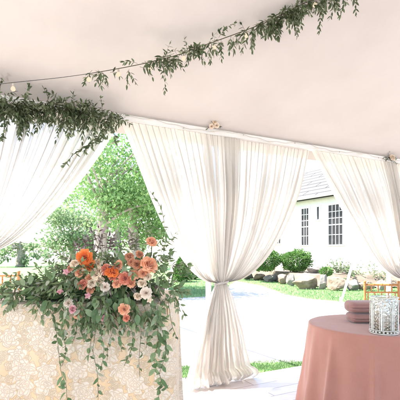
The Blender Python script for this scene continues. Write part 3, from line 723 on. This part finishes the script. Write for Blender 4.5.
for i, (x, y, r_, m_, d_) in enumerate(roses):
    p = at(x, y, d_); rr = 1.12 * r_ / F * d_
    dd = Vector(((x - 110) / 130 + rnd.uniform(-.45, .45), -1, .45 + rnd.uniform(-.35, .55)))
    p = p - dd.normalized() * rr * .4
    oriented(rose_mb(rr, 100 + i), p, dd).build('rose', m_, arr)
for i, (x, y, m_) in enumerate(((66, 272, P_PINK), (60, 291, P_PINK), (88, 296, P_PINK), (150, 300, P_CREAM))):
    p = at(x, y, 1.59); oriented(small_flower(.015, 5, i), p, Vector((rnd.uniform(-.4, .4), -1, .4))).build('blossom', m_, arr)

# ------------------------------------------------------------------ round table with rose linen
TX, TY, TR, TZ = 1.30, 3.02, .46, .75
tb = empty('round_table', (TX, TY, 0), 'small round table under a floor-length dusty rose linen cloth at lower right', 'table')
b = MB(); b.lathe((TX, TY, 0), [(TR - .01, TZ - .03), (TR, TZ - .02), (TR, TZ - .008), (TR - .01, TZ - .004)], 64); b.build('tabletop', M_WOOD, tb, False)
b = MB(); b.lathe((TX, TY, 0), [(.25, 0), (.25, .02), (.04, .05), (.035, TZ - .04)], 24); b.build('pedestal', M_METAL, tb)
b = MB(); vs = []; na = 360
rings = [(0, 0)] + [(TR * k / 10, 0) for k in range(1, 10)] + [(TR - .004, 0), (TR + .003, -.003), (TR + .006, -.010)]
for rr, dz in rings:
    for k in range(na):
        a = 2 * math.pi * k / na; vs.append((TX + rr * math.cos(a), TY + rr * math.sin(a), TZ + dz + .0015 * noise.noise(Vector((rr * 9 * math.cos(a), rr * 9 * math.sin(a), 2)))))
lrr = random.Random(5); folds = []
folds = [(R(q), am, wd) for q, am, wd in ((-168, .8, .12), (-146, 1.0, .055), (-128, .55, .16), (-112, 1.05, .05), (-90, .7, .12), (-68, 1.0, .06), (-40, .8, .12), (-10, 1, .08), (20, .9, .1), (55, 1, .08), (90, .8, .12), (125, 1, .09), (158, .9, .1))]
while a < 2 * math.pi - .15: folds.append((a, lrr.uniform(.6, 1.1), lrr.uniform(.09, .15))); a += lrr.uniform(.36, .62)
for j in range(1, 61):
    v = j / 60; z = TZ - .010 - (TZ - .02) * v
    for k in range(na):
        a = 2 * math.pi * k / na; o_ = .006 + .05 * v
        for fa, am, wd in folds:
            da = (a - fa + math.pi) % (2 * math.pi) - math.pi; wd2 = wd * (.75 + .5 * v)
            o_ += am * .085 * v ** 1.15 * math.exp(-(da / wd2) ** 2)
        o_ += .006 * v * math.sin(a * 17 + 3 * v) + .004 * noise.noise(Vector((a * 5, z * 7, 4)))
        rr = TR + o_; vs.append((TX + rr * math.cos(a), TY + rr * math.sin(a), max(z, .008)))
nr = len(rings) + 60
b.add(vs, [(j * na + k, (j + 1) * na + k, (j + 1) * na + (k + 1) % na, j * na + (k + 1) % na) for j in range(nr - 1) for k in range(na)])
b.build('tablecloth', M_ROSELIN, tb)

# rolled mauve throws, stacked
def roll(c, L_, rz, ry, seed):
    b = MB(); lr = random.Random(seed); nS, nL = 72, 30; vs = []
    for i in range(nL + 1):
        u = i / nL; uu = [0, .004, .012, .025, .045, .07][min(i, nL - i)] if min(i, nL - i) < 6 else None
        if uu is not None: e = max(.3, (1 - (1 - uu / .07) ** 2) ** .5); u = uu if i < nL / 2 else 1 - uu
        else: u = .07 + .86 * (i - 5) / (nL - 10); e = 1
        for k in range(nS):
            a = 2 * math.pi * k / nS
            ca, sa = math.cos(a), math.sin(a); sq = 1 / (abs(ca) ** 2.6 + abs(sa) ** 2.6) ** (1 / 2.6)
            w = 1 + .03 * noise.noise(Vector((u * 5, ca * 1.5, sa * 1.5 + seed)))
            dq = lambda c_: (a - c_ + math.pi) % (2 * math.pi) - math.pi
            crease = 1 - (.20 * math.exp(-(dq(3.2 + .1 * math.sin(u * 9)) / .11) ** 2) + .10 * math.exp(-(dq(3.75) / .10) ** 2) + .08 * math.exp(-(dq(2.75) / .10) ** 2)) * e
            vs.append((c.x + (u - .5) * L_, c.y + ry * ca * sq * e * w * crease, c.z + rz + rz * sa * sq * e * w * (crease if k > 0 else 1)))
    b.add(vs, [(i * nS + k, (i + 1) * nS + k, (i + 1) * nS + (k + 1) % nS, i * nS + (k + 1) % nS) for i in range(nL) for k in range(nS)] + [tuple(range(nS)), tuple(nL * nS + k for k in range(nS - 1, -1, -1))])
    return b
c1 = Vector((1.375, 3.10, TZ + .002)); 
place(roll(c1, .46, .037, .10, 1), 'folded_cushion', M_MAUVE, c1, 'lower of two folded mauve cushions stacked on the round table', 'cushion', 'folded mauve cushions on the table')
c2 = Vector((1.37, 3.105, TZ + .002 + .0735))
place(roll(c2, .47, .045, .10, 2), 'folded_cushion', M_MAUVE, c2, 'upper of two folded mauve cushions stacked on the round table', 'cushion', 'folded mauve cushions on the table')

# candle holder: glass cylinder in silver filigree
hx, hy = (384 - 200) / F * 2.68, 2.68; hr, hh = .088, .245; z0 = TZ + .002
ch = empty('candle_holder', (hx, hy, z0), 'ornate pressed-glass candle holder with silver filigree on the rose tablecloth', 'candle holder')
b = MB(); b.lathe((hx, hy, z0), [(hr - .012, .0), (hr - .004, .002), (hr - .003, hh - .004), (hr - .007, hh), (hr - .009, hh - .004), (hr - .012, .012)], 48); b.build('glass', M_GLASS, ch)
b = MB()
def cyl(a, z, off=.0): return Vector((hx + (hr + off) * math.cos(a), hy + (hr + off) * math.sin(a), z0 + z))
for z, r_ in ((.004, .004), (.026, .0028), (hh - .006, .0035), (hh - .024, .0022)):
    b.tube([cyl(2 * math.pi * k / 48, z) for k in range(49)], r_, 6, False)
NP = 8
for p_ in range(NP):
    a0 = 2 * math.pi * p_ / NP + .2; w = 2 * math.pi / NP
    b.tube([cyl(a0, .026), cyl(a0, hh - .024)], .0022, 6, False)
    for sc in (1, .72):
        pts = [cyl(a0 + w * .5 + w * .46 * sc * math.cos(t), .03 + (.115 + .07 * sc * math.sin(t)) if t > 0 and t < math.pi else .03) for t in [math.pi * q / 16 for q in range(1, 16)]]
        pts = [cyl(a0 + w * .5 + w * .46 * sc, .03)] + pts + [cyl(a0 + w * .5 - w * .46 * sc, .03)]
        b.tube(pts, .0020, 5, False)
    for q in range(8):     # beads up the middle
        b.lathe(cyl(a0 + w * .5, .04 + .019 * q, .001), [(.0005, -.004), (.0035, 0), (.0005, .004)], 7)
    for q in range(6):     # scrolls
        for sg in (-1, 1):
            cc = a0 + w * .5 + sg * w * .27; zc = .045 + .026 * q
            b.tube([cyl(cc + sg * .07 * (1 - t / 9) * math.cos(t * .9), zc + .010 * (1 - t / 9) * math.sin(t * .9)) for t in range(8)], .0014, 4, False)
    for q in range(3):
        b.box(cyl(a0 + w * (q + .5) / 3, .015), (.011, .011, .011), Matrix.Rotation(a0 + w * (q + .5) / 3, 3, 'Z'))
b.build('filigree', M_SILVER, ch)
place_c = MB(); place_c.lathe((hx, hy, z0 + .013), [(.030, 0), (.032, .003), (.032, .085), (.026, .09), (.004, .086)], 24)
cd = place(place_c, 'pillar_candle', simple('ivory wax', (.80, .74, .64), (.76, .70, .60), 20, .5), (hx, hy, z0 + .013), 'ivory pillar candle inside the ornate glass holder', 'candle')

# ------------------------------------------------------------------ bamboo-turned chairs
def turned(b, p0, p1, r, rings, seg=12):
    p0, p1 = Vector(p0), Vector(p1); n = 60; pts = []; rs = []
    for i in range(n + 1):
        t = i / n; pts.append(p0.lerp(p1, t)); rr = r
        for q in rings: rr += r * .38 * math.exp(-((t - q) * (p1 - p0).length / .006) ** 2)
        rs.append(rr)
    b.tube(pts, rs, seg)
def chiavari(x, y, rz, seat_h, top, label, name='chair', cat='chair'):
    root = empty(name, (0, 0, 0), label, cat); w = .190; dp = .19
    for sx in (-1, 1):
        b = MB(); turned(b, (sx * w, dp, 0), (sx * w * .97, dp + .03, top), .0145, (.1, .3, .48, .62, .8, .93)); b.lathe((sx * w * .97, dp + .03, top - .004), [(.0145, 0), (.018, .004), (.016, .014), (.006, .020)], 12); b.build('back_post', M_WOOD, root)
        b = MB(); turned(b, (sx * w, -dp, 0), (sx * w, -dp, seat_h), .0145, (.2, .5, .8)); b.build('leg', M_WOOD, root)
    b = MB(); s_ = seat_h; b.box((0, 0, s_ + .012), (2 * w + .03, 2 * dp + .03, .024)); b.build('seat', M_WOOD, root, False)
    b = MB(); vs = []
    b.lathe((0, 0, 0), [(.01, s_ + .026), (.19, s_ + .026), (.195, s_ + .045), (.17, s_ + .058), (.02, s_ + .064)], 32); b.build('cushion', M_WHITE, root)
    H_ = top - .03; yb = dp + .03
    for z, r_ in ((H_, .0115), (H_ - .085, .0095), (H_ - .30, .0095)):
        b = MB(); turned(b, (-w * .97, yb - .0015 * 0, z), (w * .97, yb, z), r_, (.06, .27, .5, .73, .94)); b.build('back_rail', M_WOOD, root)
    for k in range(4):
        xx = -w * .97 + 2 * w * .97 * (k + 1) / 5
        b = MB(); turned(b, (xx, yb, H_ - .085), (xx, yb, H_), .007, (.5,), 8); b.build('spindle', M_WOOD, root)
    for k in range(5):
        xx = -w * .97 + 2 * w * .97 * (k + .5) / 5
        b = MB(); turned(b, (xx, yb, s_ + .03), (xx, yb, H_ - .085), .007, (.3, .6), 8); b.build('spindle', M_WOOD, root)
    for z in (seat_h * .35, seat_h * .65):
        for a, c in (((-w, -dp), (w, -dp)), ((-w, dp), (w, dp)), ((-w, -dp), (-w, dp)), ((w, -dp), (w, dp))):
            b = MB(); turned(b, (a[0], a[1], z), (c[0], c[1], z), .008, (.3, .7), 8); b.build('stretcher', M_WOOD, root)
    root.location = (x, y, 0); root.rotation_euler = (0, 0, rz); return root
chiavari((379.5 - 200) / F * 4.55, 4.55 - .22, R(-6), .44, .945, 'honey-brown turned wood chair standing behind the rose table at right')
chiavari((0 - 200) / F * 3.75, 3.75 - .22, R(4), .72, 1.10, 'honey wood bar stool behind the lace bar at far left', 'bar_stool', 'bar stool')

# ------------------------------------------------------------------ trees, shrubs
def tree(px, d, base_z, trunk_r, trunk_h, crown, clumps, nleaf, ls, m_, label, seed, lean=0, cat='tree'):
    lr = random.Random(seed); base = Vector(((px - 200) / F * d, d, base_z))
    root = empty('tree', base, label, cat, 'trees beyond the tent'); b = MB()
    tip = base + Vector((lean, 0, trunk_h)); pts = [base.lerp(tip, i / 8) + Vector((lr.uniform(-.04, .04), lr.uniform(-.04, .04), 0)) * (i > 0) for i in range(9)]
    b.tube(pts, [trunk_r * (1.35 if i == 0 else 1.1 - .05 * i) for i in range(9)], 14)
    cc, cr = crown; cen = base + Vector(cc); centers = []
    for _ in range(clumps):
        v = rvec(lr) * lr.uniform(.25, 1) ** .6; centers.append(cen + Vector((v.x * cr[0], v.y * cr[1], v.z * cr[2])))
    for c in centers[:min(18, clumps)]:
        s0 = pts[lr.randint(5, 8)]; mid = s0.lerp(c, .5) + Vector((0, 0, .25)) + rvec(lr) * .2
        b.tube(curve([s0, mid, c], 8), [trunk_r * .26 * (1 - .8 * i / 8) for i in range(9)], 7)
    b.build('trunk', M_BARK, root)
    vs = []; fs = []
    for i in range(nleaf):
        c = centers[i % clumps]; rr = .24 * min(cr) * (1.3 if lr.random() < .7 else 2.0); v = rvec(lr) * lr.random() ** .4 * rr; p = c + Vector((v.x * 1.25, v.y * 1.25, v.z * .75))
        dd = (rvec(lr) + Vector((0, 0, -.3))).normalized(); sd = dd.cross(rvec(lr)).normalized(); L_ = ls * lr.uniform(.6, 1.2)
        k = len(vs); vs += [p, p + dd * L_ * .5 + sd * L_ * .3, p + dd * L_, p + dd * L_ * .5 - sd * L_ * .3]; fs.append((k, k + 1, k + 2, k + 3))
    b = MB(); b.v = [tuple(v) for v in vs]; b.f = fs; b.build('crown', m_, root, False); return root
tree(100, 12.5, ZG, .22, 3.4, ((.7, 0, 3.9), (2.1, 1.6, 1.9)), 56, 11500, .12, M_TREE, 'leafy tree with pale trunk directly behind the flower arrangement', 1, .1)
tree(137, 13.8, ZG, .20, 3.2, ((.2, .6, 3.0), (1.6, 1.3, 1.4)), 34, 6500, .12, M_TREE, 'smaller tree with pale trunk just right of the main trunk behind the flowers', 2, -.2)
tree(72, 21, ZG, .2, 2.2, ((-.2, 0, 2.2), (2.0, 1.6, 1.6)), 28, 5200, .17, M_TREE2, 'pale low-branched tree left of the main trunk, beyond the lawn', 5)
tree(118, 30, ZG, .3, 3.5, ((0, 0, 4.6), (5.0, 2, 3.6)), 50, 6500, .26, M_TREE2, 'far pale tree filling the gap behind the flower arrangement', 6)
tree(20, 34, ZG, .3, 2.2, ((0, 0, 1.3), (3.4, 2, 1.1)), 30, 2200, .26, M_TREE2, 'very far pale thicket tree seen low at the left above the bar', 8)

def shrub(px, d, base_z, rx, rz, n, ls, m_, label, seed, cone=False, name='shrub', cat='shrub', group='rounded green shrubs'):
    lr = random.Random(seed); c = Vector(((px - 200) / F * d, d, base_z)); root = empty(name, c, label, cat, group)
    b = MB()
    for k in range(7):
        a = lr.uniform(0, 6.28); b.tube([c, c + Vector((rx * .3 * math.cos(a), rx * .3 * math.sin(a), rz * .6)), c + Vector((rx * .6 * math.cos(a), rx * .6 * math.sin(a), rz * 1.3))], [.02, .012, .006], 5)
    b.build('branches', M_BARK, root)
    vs = []; fs = []
    for i in range(n):
        v = rvec(lr); r_ = lr.uniform(.45, 1) ** .6 * (1 + .26 * noise.noise(v * 2.6 + Vector((seed, 0, 0))) + .12 * noise.noise(v * 6))
        p = c + Vector((v.x * rx * r_, v.y * rx * r_, rz + v.z * rz * r_))
        if cone: k_ = max(.08, 1 - (p.z - c.z) / (2.1 * rz)); p.x = c.x + (p.x - c.x) * k_ * 1.5; p.y = c.y + (p.y - c.y) * k_ * 1.5
        dd = (v + rvec(lr) * .9).normalized(); sd = dd.cross(rvec(lr)).normalized(); L_ = ls * lr.uniform(.6, 1.3)
        k = len(vs); vs += [p, p + dd * L_ * .5 + sd * L_ * .32, p + dd * L_, p + dd * L_ * .5 - sd * L_ * .32]; fs.append((k, k + 1, k + 2, k + 3))
    b = MB(); b.v = [tuple(v) for v in vs]; b.f = fs; b.build('foliage', m_, root, False); return root
BZ = .42
shrub(264, 17.5, BZ, .72, .50, 9000, .065, M_HEDGE, 'left rounded green shrub above the boulders before the house', 31)
shrub(296, 17.2, BZ, .66, .46, 8500, .065, M_HEDGE, 'right rounded green shrub above the boulders below the slim window', 32)
shrub(245, 18.6, BZ - .1, .5, .38, 4500, .07, M_HEDGE, 'small rounded shrub half hidden by the middle curtain', 33)
shrub(182, 17.5, ZG, .42, .62, 5000, .075, M_HEDGE, 'pointed green shrub on the lawn between the flowers and the middle curtain', 34, True)
shrub(192, 19.0, ZG, .40, .40, 3800, .075, M_HEDGE, 'low round shrub on the lawn right beside the pointed shrub', 35)
shrub(326, 14.6, .38, .22, .17, 900, .06, M_HEDGE, 'small green plant tucked between the boulders below the tall window', 36)
def twig_bush(px, d, z, h, label, seed):
    lr = random.Random(seed); c = Vector(((px - 200) / F * d, d, z)); root = empty('bush', c, label, 'bush', 'twiggy bushes by the boulders')
    st, lf = MB(), MB()
    for k in range(26):
        dd = rvec(lr); dd.z = abs(dd.z) + .5; dd.normalize(); p = c.copy(); pts = [p.copy()]
        for q in range(6):
            dd = (dd + rvec(lr) * .35).normalized(); p = p + dd * h / 5; pts.append(p.copy())
            for _ in range(3): leaf_geo(lf, p, rvec(lr), rvec(lr), .07, .04)
        st.tube(pts, [.012, .010, .008, .006, .005, .004, .003], 5)
    st.build('branches', M_BARK, root); lf.build('foliage', M_TREE2, root)
twig_bush(376, 15.0, .1, .85, 'pale twiggy bush right behind the honey-brown chair', 51)
twig_bush(338, 15.6, .45, .5, 'pale twiggy bush on the boulder bank right of the small green plant', 52)
twig_bush(352, 15.2, .3, .45, 'sparse low bush between the two other twiggy bushes', 53)
# planting bed behind the boulders
bed = []; hi = []
for x, d in ((228, 21.5), (250, 19.9), (270, 18.2), (290, 16.3), (310, 15.0), (335, 14.6), (365, 14.5), (400, 14.5), (440, 14.6)):
    bed.append(Vector(((x - 200) / F * d, d, ZG + .05))); hi.append(Vector(((x - 200) / F * (d + .5), d + .5, BZ - .03 - (.3 if x in (228, 440) else 0))))
back = [Vector((p.x + 3.0, p.y + 6.5, BZ - .03)) for p in hi]
b = MB(); n_ = len(bed); b.add(bed + hi + back, [(i, i + 1, n_ + i + 1, n_ + i) for i in range(n_ - 1)] + [(n_ + i, n_ + i + 1, 2 * n_ + i + 1, 2 * n_ + i) for i in range(n_ - 1)])
tag(b.build('planting_bed', simple('mulch and gravel', (.20, .16, .12), (.10, .08, .06), 3, .95, .6, 25), None, False), 'raised planting bed behind the boulders', 'ground', kind='structure')
# boulders
def boulder(px, ybase, w, h, m_, label, seed, dz=0, dd=0):
    d = ground_d(ybase) + dd; c = Vector(((px - 200) / F * d, d + w / F * d * .3, ZG + dz)); W = w / F * d; H_ = h / F * d; lr = random.Random(seed)
    import bmesh as bm_; bm = bm_.new(); bm_.ops.create_icosphere(bm, subdivisions=4, radius=1)
    planes = [(rvec(lr), lr.uniform(.50, .82)) for _ in range(15)]
    b = MB(); vs = []
    for v in bm.verts:
        p = v.co.copy()
        for n, k in planes:
            q = p.dot(n)
            if q > k: p -= n * (q - k) * .97
        p *= 1 + .10 * noise.noise(p * 2 + Vector((seed, 0, 0))) + .05 * noise.noise(p * 5) + .03 * noise.noise(p * 12)
        vs.append(c + Vector((p.x * W * .60, p.y * W * .45, H_ * .44 + p.z * H_ * .62)))
    b.add(vs, [tuple(x.index for x in f.verts) for f in bm.faces]); bm.free()
    return place(b, 'boulder', m_, c, label, 'boulder', 'boulders edging the planting bed', smooth=False)
bl = [(248, 279.5, 12, 7, M_ROCK2, 'small grey boulder at the left end of the row, by the curtain edge'),
      (260, 280.5, 13, 8, M_ROCK, 'low tan boulder under the left rounded shrub'),
      (272, 282, 13, 8.5, M_ROCK2, 'low grey boulder in front of the gap between the two rounded shrubs'),
      (283, 284.5, 11, 10, M_ROCK, 'small tan boulder under the left half of the right rounded shrub'),
      (292, 286.5, 9, 12, M_ROCK2, 'upright grey boulder just left of the biggest boulder'),
      (308, 289.5, 28, 17, M_ROCK, 'biggest tan boulder in the row, broad and flat-topped'),
      (324, 290, 9, 16, M_ROCK2, 'narrow upright grey boulder just right of the biggest boulder'),
      (338, 291, 19, 13, M_ROCK, 'wide tan boulder below the tall house window'),
      (354, 291, 13, 12, M_ROCK2, 'grey boulder just left of the honey-brown chair'),
      (369, 291, 16, 11, M_ROCK, 'tan boulder seen over the honey-brown chair back'),
      (388, 291, 18, 11, M_ROCK2, 'grey boulder seen over the right end of the honey-brown chair back')]
for i, (x, y, w, h, m_, lb) in enumerate(bl): boulder(x, y, w, h, m_, lb, 60 + i)
boulder(316, 287, 15, 8, M_ROCK2, 'flat grey slab stone behind the biggest boulder', 80, .42, 1.2)
boulder(330, 287, 10, 9, M_ROCK, 'small tan stone on the bank above the wide boulder', 81, .42, 1.0)
boulder(346, 287, 10, 8, M_ROCK2, 'small grey stone on the bank above the gap right of the wide boulder', 82, .40, 1.0)

# ------------------------------------------------------------------ the white house
HT = Vector((-.475, .88, 0)).normalized(); HN = Vector((-HT.y, HT.x, 0)); H0 = Vector((6.8, 20, 0))      # HN faces the camera side
def hp_(q, n_, z): return H0 + HT * q + HN * n_ + Vector((0, 0, z))
Hrot = Matrix((HT, HN, Vector((0, 0, 1)))).transposed()
def siding():
    m, nt, out = mat('white clapboard'); L = nt.links.new
    tc = nd(nt, 'TexCoord'); w = nd(nt, 'TexWave', Scale=1.6); w.bands_direction = 'Z'; w.wave_profile = 'SAW'; L(tc.outputs['Object'], w.inputs['Vector'])
    n = nd(nt, 'TexNoise', Scale=3.0, Detail=4.0); L(tc.outputs['Object'], n.inputs['Vector'])
    r = ramp(nt, [(.3, (.70, .69, .66)), (.7, (.62, .61, .58))], n.outputs['Fac']); b = nd(nt, 'Bump', Strength=.6, Distance=.02); L(w.outputs['Fac'], b.inputs['Height'])
    p = nd(nt, 'BsdfPrincipled', Roughness=.6); L(r.outputs[0], p.inputs['Base Color']); L(b.outputs[0], p.inputs['Normal']); L(p.outputs[0], out.inputs[0]); return m
M_SIDE = siding()
def shingle():
    m, nt, out = mat('grey roof shingles'); L = nt.links.new
    uv = nd(nt, 'UVMap'); br = nd(nt, 'TexBrick', Scale=1.0); br.inputs['Brick Width'].default_value = 2.4; br.inputs['Row Height'].default_value = .55; br.inputs['Mortar Size'].default_value = .05
    br.inputs['Color1'].default_value = (.11, .107, .104, 1); br.inputs['Color2'].default_value = (.075, .072, .07, 1); br.inputs['Mortar'].default_value = (.015, .015, .015, 1)
    L(uv.outputs[0], br.inputs['Vector']); p = nd(nt, 'BsdfPrincipled', Roughness=.85); L(br.outputs[0], p.inputs['Base Color']); L(p.outputs[0], out.inputs[0]); return m
M_SHING = shingle()
house = empty('house', hp_(0, 0, ZG), 'white clapboard house with tall dark paned windows beyond the lawn', 'house')
QA, QB, DE, EZ, RZ_ = -9.0, 6.2, 8.0, 4.25, 6.6
b = MB(); mq = (QA + QB) / 2
vs = [hp_(QA, 0, ZG), hp_(QB, 0, ZG), hp_(QB, -DE, ZG), hp_(QA, -DE, ZG), hp_(QA, 0, EZ), hp_(QB, 0, EZ), hp_(QB, -DE, EZ), hp_(QA, -DE, EZ), hp_(QA, -DE / 2, RZ_ - .1), hp_(QB, -DE / 2, RZ_ - .1)]
b.add(vs, [(0, 1, 5, 4), (2, 3, 7, 6), (1, 2, 6, 9, 5), (3, 0, 4, 8, 7)]); b.build('wall', M_SIDE, house, False)
# roof slabs
b = MB(); uvs = []; sl_ = (RZ_ - EZ) / (DE / 2)
for sg in (1, -1):
    k = len(b.v); e = .45
    if sg == 1: P_ = [(QA - .4, e, EZ - sl_ * e), (QB + .4, e, EZ - sl_ * e), (QB + .4, -DE / 2, RZ_), (QA - .4, -DE / 2, RZ_)]
    else: P_ = [(QB + .4, -DE - e, EZ - sl_ * e), (QA - .4, -DE - e, EZ - sl_ * e), (QA - .4, -DE / 2, RZ_), (QB + .4, -DE / 2, RZ_)]
    T_ = [hp_(q, n_, z + .12) for q, n_, z in P_]; B_ = [hp_(q, n_, z) for q, n_, z in P_]
    b.add(T_ + B_, [(0, 1, 2, 3), (7, 6, 5, 4), (0, 4, 5, 1), (1, 5, 6, 2), (3, 2, 6, 7), (0, 3, 7, 4)])
    for q, n_, z in P_ + P_: uvs.append((q, n_ * 1.15))
b.build('roof', M_SHING, house, False, uvs)
b = MB(); b.tube([hp_(QA - .4, .52, EZ - .15), hp_(QB + .4, .52, EZ - .15)], .06, 8); b.build('gutter', M_WHITE, house)
b = MB(); b.box(hp_(mq, .03, EZ - .22), (QB - QA, .05, .24), Hrot); b.build('frieze_board', M_WHITE, house, False)
M_PANE = simple('dark window glass', (.012, .013, .015), (.03, .03, .032), 3, .35, 0, 60, .25)
def hwindow(q, z0_, z1_, w, cols, rows_up, rows_lo, label=None):
    b = MB(); t = .085; zc = (z0_ + z1_) / 2; h = z1_ - z0_
    b.box(hp_(q, .03, z1_ + t / 2), (w + 2 * t, .06, t), Hrot); b.box(hp_(q, .04, z0_ - .03), (w + 2 * t + .06, .10, .06), Hrot)
    for s in (-1, 1): b.box(hp_(q + s * (w / 2 + t / 2), .03, zc), (t, .06, h), Hrot)
    fr_ = b.build('window', M_WHITE, house, False)
    if label: fr_['label'] = label
    b = MB(); b.box(hp_(q, .012, zc), (w, .012, h), Hrot); b.build('pane', M_PANE, fr_, False)
    b = MB(); m_ = .028
    if rows_lo: b.box(hp_(q, .026, zc), (w, .03, .05), Hrot)
    for c in range(1, cols): b.box(hp_(q - w / 2 + w * c / cols, .0235, zc), (m_, .022, h), Hrot)
    zz = [(zc, z1_, rows_up), (z0_, zc, rows_lo)] if rows_lo else [(z0_, z1_, rows_up)]
    for a, c, r_ in zz:
        for k in range(1, r_): b.box(hp_(q, .0245, a + (c - a) * k / r_), (w, .025, m_), Hrot)
    b.build('muntin', M_WHITE, fr_, False)
hwindow(.0, 1.62, 3.62, .92, 4, 3, 2)
hwindow(2.15, 1.62, 3.62, .55, 3, 3, 2, 'slim paned window')
hwindow(1.18, 2.95, 3.62, .16, 1, 1, 0, 'tiny slot window')
hwindow(5.25, 1.75, 2.75, .34, 2, 2, 2, 'small low window near the left corner')
hwindow(4.4, 1.75, 2.35, .42, 2, 2, 0, 'small square window')
for q in (-2.6, -5.2, -7.4): hwindow(q, 1.62, 3.62, .92, 4, 3, 2)

# ------------------------------------------------------------------ light
w = bpy.data.worlds.new('World'); scene.world = w; w.use_nodes = True; nt = w.node_tree
bg = nt.nodes['Background']; sky = nt.nodes.new('ShaderNodeTexSky'); sky.sky_type = 'NISHITA'; sky.sun_disc = False
SUN_EL, SUN_AZ = R(57), R(-84)      # azimuth from +Y clockwise
sky.sun_elevation = SUN_EL; sky.sun_rotation = SUN_AZ; sky.dust_density = 1.5; sky.air_density = 1.0; sky.ozone_density = .6
nt.links.new(sky.outputs[0], bg.inputs[0]); bg.inputs[1].default_value = .15
sd = Vector((math.sin(SUN_AZ) * math.cos(SUN_EL), math.cos(SUN_AZ) * math.cos(SUN_EL), math.sin(SUN_EL)))
sl = bpy.data.lights.new('sun', 'SUN'); sl.energy = 4.5; sl.angle = R(.6); sl.color = (1, .95, .88)
so = bpy.data.objects.new('sun', sl); COL.objects.link(so); so.rotation_euler = (-sd).to_track_quat('-Z', 'Y').to_euler()

vs_ = scene.view_settings; vs_.view_transform = 'Standard'; vs_.look = 'None'; vs_.gamma = 1; vs_.use_curve_mapping = False
vs_.exposure = 2.3
scene.render.engine = 'CYCLES'
cy = scene.cycles; cy.max_bounces = 10; cy.diffuse_bounces = 6; cy.transparent_max_bounces = 16; cy.transmission_bounces = 6; cy.use_denoising = True
cy.sample_clamp_indirect = 8
